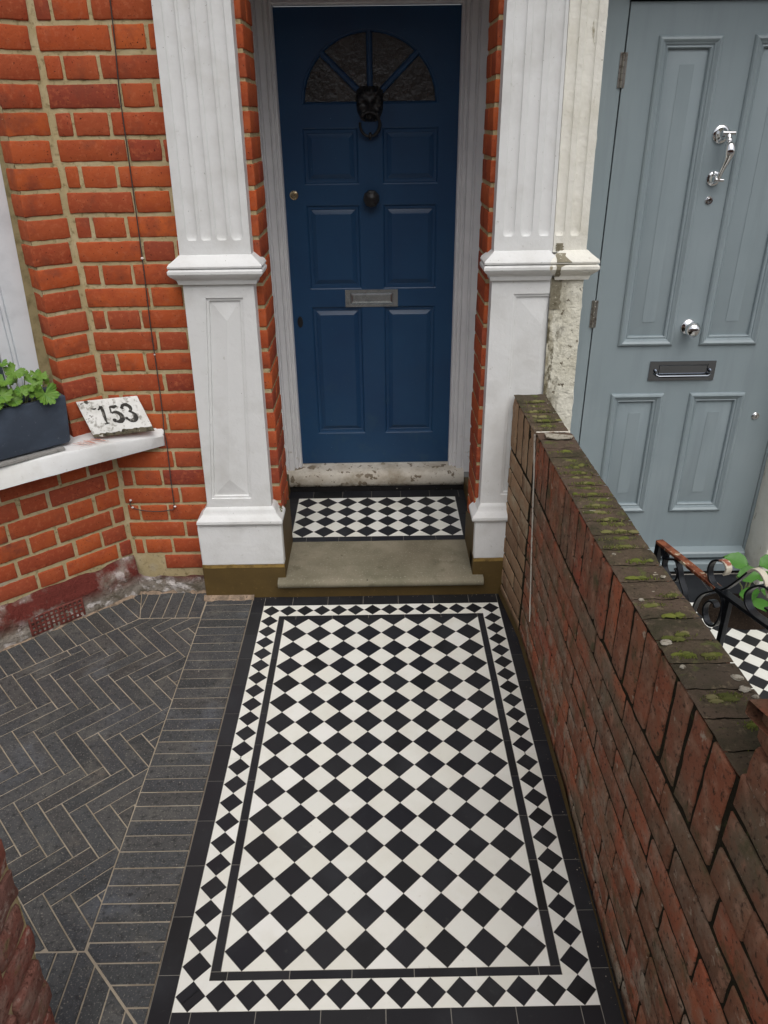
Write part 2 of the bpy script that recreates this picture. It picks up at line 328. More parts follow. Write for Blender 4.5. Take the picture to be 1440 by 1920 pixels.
def inset(p, d):
    """inset a convex polygon by d (half-plane clipping, so slivers vanish cleanly)"""
    n = len(p); A = sum(p[i-1][0]*p[i][1]-p[i][0]*p[i-1][1] for i in range(n))
    if A < 0: p = p[::-1]
    out = p
    for i in range(n):
        a, b = p[i], p[(i+1) % n]; L = math.hypot(b[0]-a[0], b[1]-a[1])
        if L < 1e-6: continue
        nx, ny = -(b[1]-a[1])/L, (b[0]-a[0])/L; ox, oy = a[0]+nx*d, a[1]+ny*d; inp = out; out = []
        side = lambda q: (q[0]-ox)*nx+(q[1]-oy)*ny
        for k in range(len(inp)):
            u, v = inp[k-1], inp[k]; su, sv = side(u), side(v)
            if sv >= 0:
                if su < 0: t = su/(su-sv); out.append((u[0]+(v[0]-u[0])*t, u[1]+(v[1]-u[1])*t))
                out.append(v)
            elif su >= 0: t = su/(su-sv); out.append((u[0]+(v[0]-u[0])*t, u[1]+(v[1]-u[1])*t))
        if len(out) < 3: return []
    o2 = []
    for q in out:
        if not o2 or math.hypot(q[0]-o2[-1][0], q[1]-o2[-1][1]) > 1e-5: o2.append(q)
    if len(o2) > 1 and math.hypot(o2[0][0]-o2[-1][0], o2[0][1]-o2[-1][1]) < 1e-5: o2.pop()
    return o2
def rectp(x0, x1, y0, y1): return [(x0, y0), (x1, y0), (x1, y1), (x0, y1)]
def tile(mb, poly, z, gap=.0007, h=.006, tilt=.0010):
    if len(poly) < 3 or area(poly) < 2e-6: return
    q = inset(poly, gap)
    if len(q) < 3 or area(q) < 1e-6: return
    tx, ty = random.uniform(-tilt, tilt), random.uniform(-tilt, tilt); cx = sum(p[0] for p in q)/len(q); cy = sum(p[1] for p in q)/len(q)
    mb.prism([(p[0], p[1], z+(p[0]-cx)*tx+(p[1]-cy)*ty) for p in q], (0, 0, -h))

# ------------------------------------------------------------------ ground and street
g = MB(); g.poly([(-150, -150, -.03), (150, -150, -.03), (150, 150, -.03), (-150, 150, -.03)])
struct(g.build('ground', 'ground'))
g = MB(); g.box(-1.9, .9, -2.6, -1.602, -.028, -.006)
struct(g.build('pavement', 'ground'))
g = MB(); g.box(-150, 150, -13, -4.3, -.024, -.018)
struct(g.build('road', 'paver'))

# ------------------------------------------------------------------ tiled path
D = .099
def diamond(cx, cy, h): return [(cx, cy-h), (cx+h, cy), (cx, cy+h), (cx-h, cy)]
tw, tb = MB(), MB()
FR = rectp(-4*D, 4*D, -14.5*D, 0)
for k in range(-1, 16):
    for i in range(-1, 9):
        tile(tb, clip(diamond((i+.5-4)*D, -D*(14-k), D/2), FR), 0)
        tile(tw, clip(diamond((i-4)*D, -D*(14-k), D/2), FR) and clip(diamond((i-4)*D, -D*(14-k)-D/2, D/2), FR), 0)
# the white squares sit half a pitch off in both directions
tw = MB()
for k in range(-1, 16):
    for i in range(-1, 10):
        tile(tw, clip(diamond((i-4)*D, -D*(14-k)-D/2, D/2), FR), 0)
xa, ya0, ya1 = .4205, .0235, -1.457      # inner black line
def strip(mb, x0, x1, y0, y1, along, start, pitch=.149, z=0):
    if along == 'x':
        c = start
        while c > x0: c -= pitch
        while c < x1: tile(mb, clip(rectp(c, c+pitch, y0, y1), rectp(x0, x1, y0, y1)), z, .0010); c += pitch
    else:
        c = start
        while c > y0: c -= pitch
        while c < y1: tile(mb, clip(rectp(x0, x1, c, c+pitch), rectp(x0, x1, y0, y1)), z, .0010); c += pitch
strip(tb, -xa, xa, 0, ya0, 'x', -.35); strip(tb, -xa, xa, ya1, -14.5*D, 'x', -.23)
strip(tb, -xa, -4*D, -14.5*D, 0, 'y', -.10); strip(tb, 4*D, xa, -14.5*D, 0, 'y', -.10)
xb, yb0, yb1 = .4925, .098, -1.527
def border(pts, horiz, lo, hi):
    """pts: diamond centres (position along, half diagonal); lo/hi: band edges"""
    mid = (lo+hi)/2; H = (hi-lo)/2
    X = (lambda a, b: (a, b)) if horiz else (lambda a, b: (b, a))
    for c, h in pts: tile(tb, [X(c-h, mid), X(c, mid-h), X(c+h, mid), X(c, mid+h)], 0)
    for (c0, h0), (c1, h1) in zip(pts, pts[1:]):
        for sg, e in ((1, hi), (-1, lo)):
            P = [X(c0, e), X(c0, mid+sg*h0), X((c0+h0+c1-h1)/2, mid), X(c1, mid+sg*h1), X(c1, e)]
            P2 = []
            for p in P:
                if not P2 or math.hypot(p[0]-P2[-1][0], p[1]-P2[-1][1]) > .0004: P2.append(p)
            tile(tw, P2, 0, .0004)
h = .0352
bx = [(-.457+i*(.914/13), h) for i in range(14)]
for lo, hi in ((ya0, yb0), (yb1, ya1)): border(bx, True, lo, hi)
top_c, bot_c = (ya0+yb0)/2, (yb1+ya1)/2
ys = [(top_c-.0703*k, h) for k in range(12)]; yb_ = [(bot_c+.0703*k, h) for k in range(11)][::-1]
gapc = (ys[-1][0]+yb_[0][0])/2; gh = (ys[-1][0]-yb_[0][0])/2-h
ys2 = (ys+[(gapc, gh)]+yb_)[::-1]
for lo, hi in ((-xb, -xa), (xa, xb)): border(ys2, False, lo, hi)
for sx in (-1, 1):      # corner fillers
    for cy, sy, e in ((top_c, 1, yb0), (bot_c, -1, yb1)):
        X0, X1 = sx*.457, sx*xb
        tile(tw, [(X0, e), (X1, e), (X1, cy)], 0, .0004)
xo = .5445
strip(tb, -xo, -xb, -1.604, .17, 'y', -.101); strip(tb, xb, xo+.004, -1.604, .17, 'y', -.101)
strip(tb, -xb, xb, yb0, .17, 'x', -.448+.0745); strip(tb, -xb, xb, -1.604, yb1, 'x', -.448)
base = MB(); base.box(-xo-.001, xo+.003, -1.606, .2, -.02, -.0012)
pm = MB()
for src, mi in ((tw, 0), (tb, 1), (base, 2)):
    off = len(pm.v); pm.v += src.v; pm.f += [tuple(i+off for i in f) for f in src.f]; pm.mi += [mi]*len(src.f)
struct(pm.build('path', ['tile_white', 'tile_black', 'grout']))

# neighbour's tiled path and landing
tw, tb = MB(), MB(); d2 = .0805; NX0, NX1, NY0, NY1 = .70, 1.9, -2.0, -.03
FR = rectp(.86, 1.75, NY0, NY1)
for k in range(-1, 27):
    for i in range(-1, 13):
        tile(tb, clip(diamond(.952-.0805+i*d2, -.107+.0805-k*d2, d2/2), FR), 0); tile(tw, clip(diamond(.952-.0805+(i+.5)*d2, -.107+.0805-(k-.5)*d2, d2/2), FR), 0)
strip(tb, .80, 1.81, -.03, .0, 'x', .8); strip(tb, .83, .86, NY0, -.03, 'y', -.1); strip(tb, 1.75, 1.78, NY0, -.03, 'y', -.1)
nb = [(.84+i*.0705, h) for i in range(14)]; border(nb, True, 0.0, .075)
strip(tb, .70, 1.9, .075, .29, 'x', .75, .22); strip(tb, .70, .83, NY0, 0.075, 'y', -.1); strip(tb, 1.78, 1.9, NY0, .075, 'y', -.1)
base = MB(); base.box(.68, 1.9, NY0, .34, -.02, -.0012)
pm = MB()
for src, mi in ((tw, 0), (tb, 1), (base, 2)):
    off = len(pm.v); pm.v += src.v; pm.f += [tuple(i+off for i in f) for f in src.f]; pm.mi += [mi]*len(src.f)
o = struct(pm.build('path.001', ['tile_white', 'tile_black', 'grout']))

# porch floor tiles
tw, tb = MB(), MB(); ZP = .1; dx = .795/8; dy = .1
FR = rectp(-.410, .385, .505, .905)
for k in range(-1, 5):
    for i in range(-1, 9):
        c = (-.410+(i+.5)*dx, .505+(k+.5)*dy); tile(tb, clip([(c[0]-dx/2, c[1]), (c[0], c[1]-dy/2), (c[0]+dx/2, c[1]), (c[0], c[1]+dy/2)], FR), ZP)
        c = (c[0]+dx/2, c[1]+dy/2); tile(tw, clip([(c[0]-dx/2, c[1]), (c[0], c[1]-dy/2), (c[0]+dx/2, c[1]), (c[0], c[1]+dy/2)], FR), ZP)
strip(tb, -.47, .45, .458, .505, 'x', -.339, .149, ZP); strip(tb, -.47, .45, .905, .99, 'x', -.339, .149, ZP)
strip(tb, -.47, -.41, .505, .905, 'y', .42, .149, ZP); strip(tb, .385, .45, .505, .905, 'y', .42, .149, ZP)
base = MB(); base.box(-.5, .5, .457, 1.02, 0, ZP-.0012)
pm = MB()
for src, mi in ((tw, 0), (tb, 1), (base, 2)):
    off = len(pm.v); pm.v += src.v; pm.f += [tuple(i+off for i in f) for f in src.f]; pm.mi += [mi]*len(src.f)
struct(pm.build('porch_floor', ['tile_white', 'tile_black', 'grout']))

def ccw(P): return P if sum(P[i-1][0]*P[i][1]-P[i][0]*P[i-1][1] for i in range(len(P))) > 0 else P[::-1]
# ------------------------------------------------------------------ brick paving, herringbone with soldier borders
CC = Vector((-1.055, .25, 0)); DD = Vector((-.742, -.670, 0)); NN = Vector((.670, -.742, 0))   # canted bay wall: corner, direction, outward
pv = MB()
def paver(poly, z=0):
    if len(poly) < 3 or area(poly) < 6e-5: return
    q = inset(poly, .0019)
    if len(q) < 3 or area(q) < 3e-5: return
    q2 = inset(q, .0012)
    if len(q2) != len(q): q2 = q
    else:
        k_ = min(range(len(q)), key=lambda k: sum((q2[(i+k) % len(q)][0]-q[i][0])**2+(q2[(i+k) % len(q)][1]-q[i][1])**2 for i in range(len(q)))); q2 = q2[k_:]+q2[:k_]
    dz = random.uniform(-.0002, .0012); tx, ty = random.uniform(-.006, .006), random.uniform(-.006, .006)
    cx = sum(p[0] for p in q)/len(q); cy = sum(p[1] for p in q)/len(q)
    Z = lambda p: z+dz+(p[0]-cx)*tx+(p[1]-cy)*ty
    pv.loft([[(p[0], p[1], -.012) for p in q], [(p[0], p[1], Z(p)-.0016) for p in q], [(p[0], p[1], Z(p)) for p in q2]], False, True)
x0 = -.742
y = .165
while y > -1.70:                                      # band beside the tiles, mitred at the front
    P = rectp(x0, -.547, y-.0525, y)
    if y-.0525 < -1.377: P = clip(P, [(-.738, -1.377), (-.547, -1.57), (-.3, -1.57), (-.3, 0), (-.738, 0)])
    paver(P); y -= .0525
x = -.5475                                              # front band, bricks running in depth
while x > -1.9:
    P = rectp(x-.0525, x, -1.575, -1.38)
    P = clip(P, [(-.742, -1.377), (-3, -1.377), (-3, -1.6), (-.52, -1.6)])
    paver(P); x -= .0525
x = -.745                                               # band along the facade
nx, ny = -.994, .024
while x > -1.12:
    P = rectp(x-.0525, x, .024, .225); paver(clip(P, [(nx, ny), (0, ny), (0, .3), (-1.058, .3)])); x -= .0525
s = -.26                                                # band along the canted wall
A = Vector((nx, ny, 0))
while s < 1.0:
    p = [A+DD*s, A+DD*(s+.0525), A+DD*(s+.0525)-NN*.205, A+DD*s-NN*.205]
    paver(clip([(q.x, q.y) for q in p], ccw([(nx, ny), (-1.058, .3), (-4, .3), (-4, -2.69)]))); s += .0525
REG = [(x0, .021), (nx, ny-.003), (nx-1.0*1.107, ny-1.0), (nx-1.107, -1.379), (x0, -1.379)][::-1]
def ccw(P): return P if sum(P[i-1][0]*P[i][1]-P[i][0]*P[i-1][1] for i in range(len(P))) > 0 else P[::-1]
REG = ccw(REG); W = .0520; n = 4
ud = Vector((.7396, .673, 0)); vd = Vector((.673, -.7396, 0)); O = Vector((-1.1744, -.6176, 0))
for X in range(-30, 31):
    for Y in range(-30, 31):
        t = (X-Y) % (2*n)
        if t == 0: r = (X, X+n, Y, Y+1)
        elif t == 2*n-1: r = (X, X+1, Y, Y+n)
        else: continue
        P = [O+ud*(a*W)+vd*(b*W) for a, b in ((r[0], r[2]), (r[1], r[2]), (r[1], r[3]), (r[0], r[3]))]
        if P and all(abs(p.x+1.2) < 1.2 and abs(p.y+.7) < 1.2 for p in P): paver(clip([(p.x, p.y) for p in P], REG))
npv = len(pv.f)
pv.cur = 1; pv.poly([(-2.2, -1.6, -.0018), (-.5455, -1.6, -.0018), (-.5455, .3, -.0018), (-2.2, .3, -.0018)])
struct(pv.build('pavement', ['paver', 'sand'], smooth=50))

# loose grit on the paving and along the foot of the walls
gt_ = MB(); rg = random.Random(5)
for k in range(420):
    if k < 230: x, y = rg.uniform(-1.5, -.56), rg.uniform(-1.5, .1)
    elif k < 330: x, y = rg.gauss(.530, .006), rg.uniform(-1.55, .1)
    else: x, y = rg.uniform(-.74, .5), rg.gauss(.152, .007)
    if x < -1.0 and y > .02+(x+.994)*.9: continue
    r_ = rg.uniform(.0006, .0019); a_ = rg.uniform(0, 6)
    gt_.loft([[(x+math.cos(a_+q*1.257)*r_*k_, y+math.sin(a_+q*1.257)*r_*k_*rg.uniform(.7, 1.2), .0005+z_) for q in range(5)] for k_, z_ in ((1, 0), (.9, r_*.6), (.3, r_))], False, True)
gt = gt_.build('grit', 'grit', None); gt['kind'] = 'stuff'
# ------------------------------------------------------------------ our house
house = thing('terraced_house', 'red brick terraced house with navy front door between white pilasters', 'house', (0, .25, 0))
FM = lambda a, b, c: Vector((a, .25-c, b))                          # facade
def CM(a, b, c): return CC+DD*a+NN*c+Vector((0, 0, b))              # canted bay wall
JL = lambda a, b, c: Vector((-.404+c, a, b))                        # left jamb return
JR = lambda a, b, c: Vector((.393-c, a, b))
ZJ = [.251+.0798*k for k in range(-3, 31)]; HB = .0675
bw = MB(); jmb = {0: MB(), 1: MB()}; J = .0128
for ki, zj in enumerate(ZJ[:-1]):
    k = ki-3; z0, z1 = zj+J/2, ZJ[ki+1]-J/2
    typeA = k % 2 == 0
    # facade between bay and left pilaster
    js = [-1.054, -.818, -.70, -.5] if typeA else [-1.044, -.985, -.868, -.64, -.5]
    if z0 < .7: js = [-1.055, -.82, -.71, -.5] if typeA else [-1.047, -1.0, -.878, -.65, -.5]
    js[1:-1] = [q+random.uniform(-.006, .006) for q in js[1:-1]]
    if z0 > .08:
        for a, b in zip(js if z0 > .16 else [-.93]+js[2:], js[1:] if z0 > .16 else js[2:]): bw.brick(FM, a+J/2-.001, b-J/2+.001, z0, z1, -.09, 0)
    # canted wall
    if z0 < .70:
        q = [.008, .117, .229, .455, .57, .80, .915, 1.15] if typeA else [-.002, .056, .285, .395, .62, .735, .96, 1.08]
        if z0 > .10:
            for a, b in zip(q, q[1:]): bw.brick(CM, a+J/2, b-J/2, z0, z1, -.09, 0)
    else:
        bw.brick(CM, .016 if typeA else .004, .1455+random.uniform(-.003, .003), z0, z1, -.115, 0)
        bw.brick(CM, .93, 1.16, z0, z1, -.115, 0)
    # porch jambs, corner bricks wrap
    for ji, MPJ in enumerate((JL, JR)):
        if z0 < .24: continue
        jb = jmb[ji]
        if typeA: jb.brick(MPJ, .25, .475, z0, z1, -.11, 0)
        else: jb.brick(MPJ, .25, .355, z0, z1, -.11, 0); jb.brick(MPJ, .369, .475, z0, z1, -.11, 0)
    # stub between pilaster and the reveal on the far side already covered by pilaster
bw.build('wall', 'brick', house, smooth=50)
for ji in (0, 1): jmb[ji].build('porch_jamb', 'brick', house, smooth=50)
mo = MB(); R_ = .0040
def slab(mb, mp, a0, a1, b0, b1, c): mb.poly([mp(a0, b0, c), mp(a1, b0, c), mp(a1, b1, c), mp(a0, b1, c)])
def mgrid(mb, mp, a0, a1, b0, b1, c, na, nb, amp=.0012):
    mb.grid([[mp(a0+(a1-a0)*i/na, b0+(b1-b0)*j/nb, c+mnoise.noise(Vector(((a0+(a1-a0)*i/na)*60, (b0+(b1-b0)*j/nb)*60, a0*7)))*amp) for i in range(na+1)] for j in range(nb+1)])
mgrid(mo, FM, -1.0575, -.42, .0, 2.66, -R_, 60, 240)
mgrid(mo, CM, -.0025, 1.2, .0, .72, -R_, 110, 70); mgrid(mo, CM, -.0025, .141, .72, 2.66, -R_, 14, 180); mgrid(mo, CM, .925, 1.2, .72, 2.66, -R_, 8, 80)
CR = lambda a, b, c: CM(.1425-c, b, -a)
mgrid(mo, CR, .0035, .12, .72, 2.66, 0, 8, 160)
for MPJ in (JL, JR): mgrid(mo, MPJ, .2535, .49, .1, 2.66, -R_, 20, 240)
mo.poly([(-.52, .2535, .1), (-.4085, .2535, .1), (-.4085, .2535, 2.66), (-.52, .2535, 2.66)])
mo.poly([(.3955, .2535, .1), (.47, .2535, .1), (.47, .2535, 2.66), (.3955, .2535, 2.66)])
mo.build('mortar', 'mortar', house, smooth=60)
# inner porch sides, ceiling, upper wall
po = MB()
po.box(-.62, -.515, .475, 1.2, .1, 2.66); po.box(.515, .62, .475, 1.2, .1, 2.66)
po.box(-.515, -.409, .4745, .4895, .3, 2.66); po.box(.397, .515, .4745, .4895, .3, 2.66)
po.build('porch_side', 'joinery', house)
ce = MB(); ce.box(-.75, .75, .2, 1.3, 2.58, 2.64); ce.box(-.42, .42, .19, .40, 2.46, 2.58); ce.build('porch_ceiling', 'white', house)
uw = MB(); uw.box(-1.06, 2.6, .2535, .6, 2.66, 6.5); uw.prism([CM(0, 2.66, -.01), CM(1.2, 2.66, -.01), CM(1.2, 2.66, -.3), CM(0, 2.66, -.4)], (0, 0, 3.8))
uw.build('upper_wall', 'brickfar', house)
en = MB(); en.box(-.78, .60, .05, .26, 2.58, 2.9); en.box(-.74, .60, .13, .3, 2.46, 2.58); en.build('entablature', 'white', house, bevel=.006)
# brown painted dado on the porch sides
da, db = MB(), MB()
def sideprism(x, xd, pts): (da if x < 0 else db).prism([(x, y, z) for y, z in pts], (xd, 0, 0))
sideprism(-.4, -.06, [(.20, 0), (.475, .0), (.475, .315), (.40, .335), (.25, .365), (.20, .37)])
sideprism(-.462, -.06, [(.46, 0), (1.0, 0), (1.0, .20), (.475, .31), (.46, .31)])
sideprism(.3885, .06, [(.20, 0), (.475, .0), (.475, .24), (.40, .27), (.25, .33), (.20, .34)])
sideprism(.437, .07, [(.46, 0), (1.0, 0), (1.0, .165), (.475, .24), (.46, .24)])
da.build('dado', 'brown', house, bevel=.004); db.build('dado', 'brown', house, bevel=.004)

# rubble plinth along the foot of the wall and the vent in it
pl = MB()
def plinth_pt(base, outd, z, k, s):
    hgt = z; nz_ = mnoise.noise(Vector((s*14, z*22, 3)))*.012+mnoise.noise(Vector((s*45, z*60, 9)))*.005
    off = .004+(.036 if z < .10 else .036*max(0, (.17-z)/.07))+nz_ if z < .165 else -.004
    return base+outd*off+Vector((0, 0, z))
zs = [-.01, .01, .025, .04, .055, .07, .085, .10, .112, .125, .14, .155, .168]
rows = []
for z in zs:
    row = []
    for i in range(40):     # canted, from far end to corner
        s = 1.15*(1-i/39); top = .168
        row.append(plinth_pt(CC+DD*s, NN if i < 39 else (NN+Vector((0, -1, 0))).normalized(), z*(1.0+.06*mnoise.noise(Vector((s*9, 0, 0)))), 0, s))
    for i in range(1, 16):
        x = -1.055+i*.022; zz = z*(.52+.14*mnoise.noise(Vector((x*12, 0, 4)))); row.append(plinth_pt(Vector((x, .25, 0)), Vector((0, -1, 0)), zz, 1, -x*2))
    rows.append(row)
pl.grid(rows); pl.build('plinth', 'plinth', house, smooth=60)
fi = MB()
fr = []
for a, bb in ((0, 0), (1, .5), (2, 1)):
    pass
def fillet(pts, outs, w0=.016):
    fr = [[], [], []]
    for i, (p, od) in enumerate(zip(pts, outs)):
        ww = w0+.014*mnoise.noise(Vector(p)*24)+.006*mnoise.noise(Vector(p)*90); fr[0].append(p+Vector((0, 0, .016))); fr[1].append(p+od*ww*.5+Vector((0, 0, .008+.003*mnoise.noise(Vector(p)*50)))); fr[2].append(p+od*ww+Vector((0, 0, -.001)))
    fi.grid(fr)
P1 = [CC+DD*(1.15*(1-i/60))+NN*.030 for i in range(61)]; fillet(P1, [NN]*61)
P2 = [Vector((-1.028+i*.0075, .222, 0)) for i in range(38)]; fillet(P2, [Vector((0, -1, 0))]*38, .02)
P3 = [Vector((-.755+i*.0065, .166, 0)) for i in range(34)]; fillet(P3, [Vector((0, -1, 0))]*34, .026)
P4 = [Vector((-.5455, .15-i*.03, -.012)) for i in range(58)]; fillet(P4, [Vector((-1, 0, 0))]*58, .006)
fi.build('mortar_fillet', 'sandpink', house, smooth=60)
ve = MB(); VM = lambda a, b, c: CM(a, b, c+.036)
va0, va1, vb0, vb1 = .265, .475, .012, .088
ve.cur = 0; ca = 11; cb = 4; st = (va1-va0)/ca; sb = (vb1-vb0)/cb
for i in range(ca+1): ve.brick(VM, va0+i*st-.0045, va0+i*st+.0045, vb0-.003, vb1+.003, -.012, .008, r=.0015, j=.0004, nz=.0004)
for i in range(cb+1): ve.brick(VM, va0-.004, va1+.004, vb0+i*sb-.004, vb0+i*sb+.004, -.012, .007, r=.0015, j=.0004, nz=.0004)
ve.cur = 1; slab(ve, VM, va0, va1, vb0, vb1, -.006)
ve.build('air_vent', ['vent', 'darkhole'], house, smooth=50)

# ------------------------------------------------------------------ pilasters
def lerp(a, b, t): return a+(b-a)*t
def shaft_edges(z, side):
    t = (z-.43)/(2.13-.43)
    if side == 'l': return lerp(-.697, -.662, t), lerp(-.4375, -.424, t)
    return .409, lerp(.745, .716, t)
def rect_rings(mb, x0f, x1f, yf, yb, levels, cap0=True, cap1=True):
    """stack of rectangles; levels: (z, projection)"""
    mb.loft([[(x0f(z)-p, yf-p, z), (x1f(z)+p, yf-p, z), (x1f(z)+p, yb, z), (x0f(z)-p, yb, z)] for z, p in levels], cap0, cap1)
YS = .19
CAP = [(1.302, 0), (1.304, .012), (1.318, .016), (1.326, .024), (1.334, .034), (1.343, .040), (1.352, .040), (1.3575, .036), (1.358, .031), (1.361, .031), (1.362, .038), (1.368, .039), (1.376, .034), (1.386, .020), (1.394, .010), (1.400, .004), (1.402, 0)]
BASE = [(.355, .0305), (.3555, .034), (.364, .039), (.374, .038), (.384, .030), (.392, .020), (.400, .014), (.410, .012), (.418, .006), (.424, 0)]
def pilaster(parent, side, xsplit0=None, xsplit1=None, matname='white', flutes=(), panel=None, shaft_top=2.62, nm='pilaster', half=False):
    L = lambda z: shaft_edges(z, side)[0] if xsplit0 is None else lerp(xsplit0[0], xsplit0[1], (z-.43)/1.7)
    Rr = lambda z: shaft_edges(z, side)[1] if xsplit1 is None else lerp(xsplit1[0], xsplit1[1], (z-.43)/1.7)
    mb = MB(); PM = lambda a, b, c: Vector((a, YS-c, b))
    # upper shaft with flutes stopped by rounded ends
    zs_ = [1.395, 1.4485, 1.452, 1.457, 1.464, 1.473, 1.49, 1.7, 1.9, 2.1, 2.35, shaft_top]
    def depth(u, z, w_):
        if abs(u) >= w_/2: return 0
        prof = math.sqrt(max(0, 1-(2*u/w_)**2)); e = (z-1.4485)/.026
        if e <= 0: return 0
        lim = 1 if e >= 1 else math.sqrt(max(0, 1-(1-e)**2))
        # rounded foot: narrows to a half disc
        return .0072*prof*lim if e >= 1 or abs(u)/(w_/2) < lim+.001 else 0
    rows = []
    for z in zs_:
        xl, xr = L(z), Rr(z); sc = 1.0; xs = [xl]
        for (f0, w_) in flutes:
            cx = lerp(xl, xr, f0); ww = w_
            for q in [-1.001, -.97, -.88, -.7, -.45, -.2, 0, .2, .45, .7, .88, .97, 1.001]: xs.append((cx+q*ww/2, depth(q*ww/2, z, ww)))
        xs.append(xr)
        rows.append([PM(*( (x, z, 0) if not isinstance(x, tuple) else (x[0], z, -x[1]))) for x in xs])
    mb.grid(rows)
    for X in (L, Rr): mb.grid([[(X(z), YS, z), (X(z), .27, z)] for z in zs_])
    # lower shaft
    if nm == 'worn': mb.cur = 1
    pz0, pz1 = .46, 1.255
    zz = [.42, pz0, pz1, 1.31]
    if panel:
        pa0, pa1 = panel; xa0, xa1 = L, Rr
        A0 = lambda z: pa0(z); A1 = lambda z: pa1(z)
        for za, zb in ((.42, pz0), (pz1, 1.31)):
            mb.poly([PM(L(za), za, 0), PM(Rr(za), za, 0), PM(Rr(zb), zb, 0), PM(L(zb), zb, 0)])
        if A0(1) > L(1)+.001: mb.poly([PM(L(pz0), pz0, 0), PM(A0(pz0), pz0, 0), PM(A0(pz1), pz1, 0), PM(L(pz1), pz1, 0)])
        if A1(1) < Rr(1)-.001: mb.poly([PM(A1(pz0), pz0, 0), PM(Rr(pz0), pz0, 0), PM(Rr(pz1), pz1, 0), PM(A1(pz1), pz1, 0)])
        def ring(ins, c, insz=None):
            iz = ins if insz is None else insz; a, b = pz0+iz, pz1-iz
            e = 0 if half else ins
            return [PM(A0(a)+ins, a, c), PM(A1(a)-e, a, c), PM(A1(b)-e, b, c), PM(A0(b)+ins, b, c)]
        prof = [(0, 0), (.0015, -.006), (.010, -.006), (.012, -.013), (.016, -.013)]
        rr = [ring(*q) for q in prof]; mb.loft(rr, False, False)
        q = rr[-1]; hh = (A1(1)-A0(1))/2-.016; xm0 = (A0(pz0)+A1(pz0))/2; xm1 = (A0(pz1)+A1(pz1))/2
        a, b = pz0+.016, pz1-.016; c2 = -.003
        if half: xm0, xm1, hh = A1(pz0)-.02, A1(pz1)-.02, hh*1.5
        P0 = PM(xm0, a+hh*1.25, c2); P1_ = PM(xm1, b-hh*1.25, c2)
        mb.poly([q[0], q[1], P0]); mb.poly([q[2], q[3], P1_]); mb.poly([q[1], q[2], P1_, P0]); mb.poly([q[3], q[0], P0, P1_])
    else:
        n_ = 30; mb.grid([[PM(lerp(L(z), Rr(z), i/8), z, mnoise.noise(Vector((i*1.3, z*22, 5)))*.006*(1 if 0 < i < 8 else 0)) for i in range(9)] for z in [.42+.89*k/n_ for k in range(n_+1)]])
    for X in (L, Rr): mb.grid([[(X(z), YS, z), (X(z), .27, z)] for z in zz])
    mb.cur = 0
    return mb, L, Rr
flw = .040
mb, L, Rr = pilaster(house, 'l', flutes=[(.155, flw), (.39, flw), (.625, flw), (.86, flw)] if False else [(.20, flw), (.40, flw), (.615, flw), (.825, flw)],
    panel=(lambda z: lerp(-.705, -.632, (z-.46)/.795)+.028, lambda z: lerp(-.522, -.479, (z-.46)/.795)+.006))
rect_rings(mb, L, Rr, YS, .27, CAP)
rect_rings(mb, lambda z: -.702, lambda z: -.4325, YS, .27, [(z, p) for z, p in BASE])
mb.build('pilaster', 'white', house, smooth=28)
def block(parent, x0, x1, zsplit, y0=.165, nm='plinth_block', skew=0, yb=.27):
    a = MB()
    a.loft([[(x0-q*1.0, y0-q, z), (x1+q, y0-q, z), (x1+q, yb, z), (x0-q, yb, z)] for z, q in ((zsplit, 0), (.34, .0), (.350, -.002), (.3545, -.006))], True, True)
    a.build(nm, 'white', parent, smooth=30, bevel=.004)
    b = MB(); n_ = 24      # brown lower coat with a wavy brush line, 1.5 mm proud
    b.loft([[(x0-.0015, y0-.0015, z), (x1+.0015, y0-.0015, z), (x1+.0015, yb, z), (x0-.0015, yb, z)] for z in (-.01, zsplit-.004)], False, True)
    b.build('painted_base', 'brown', parent, bevel=.004)
    e = MB(); rr = [[], []]
    for i in range(n_+1):
        x = lerp(x0, x1, i/n_); wv = .003*mnoise.noise(Vector((x*25, 1, 2))); rr[0].append((x, y0-.003, zsplit-.012+wv)); rr[1].append((x, y0-.0028, zsplit+.004+wv*1.5))
    e.grid(rr); e.build('paint_edge', 'brown_edge', parent)
block(house, -.745, -.401, .162)
# right pilaster is shared: our painted part, then the neighbour's worn part
mb, L, Rr = pilaster(house, 'r', xsplit1=(.634, .597), flutes=[(.235, flw), (.535, flw), (.84, flw)],
    half=True, panel=(lambda z: .489, lambda z: lerp(.634, .597, (z-.43)/1.7)))
rect_rings(mb, lambda z: .413, lambda z: .60, YS, .27, [(z, p) for z, p in CAP])
rect_rings(mb, lambda z: .413, lambda z: .60, YS, .27, [(z, p) for z, p in BASE])
mb.build('pilaster', 'white', house, smooth=28)
block(house, .390, .56, .176)

mt_ = MB(); rm = random.Random(3)
for k in range(70):
    bx_, by_, bz_ = -.418+rm.gauss(0, .007), .238+rm.gauss(0, .010), .372+rm.uniform(0, .022); q_ = rm.uniform(.0015, .0035); a_ = rm.uniform(0, 6)
    mt_.loft([[(bx_+math.cos(a_+t*1.257)*q_*f_, by_+math.sin(a_+t*1.257)*q_*f_, bz_+h_) for t in range(5)] for f_, h_ in ((1, 0), (1.1, q_), (.2, q_*2))], False, True)
mt_.build('moss', 'moss', house, smooth=60)
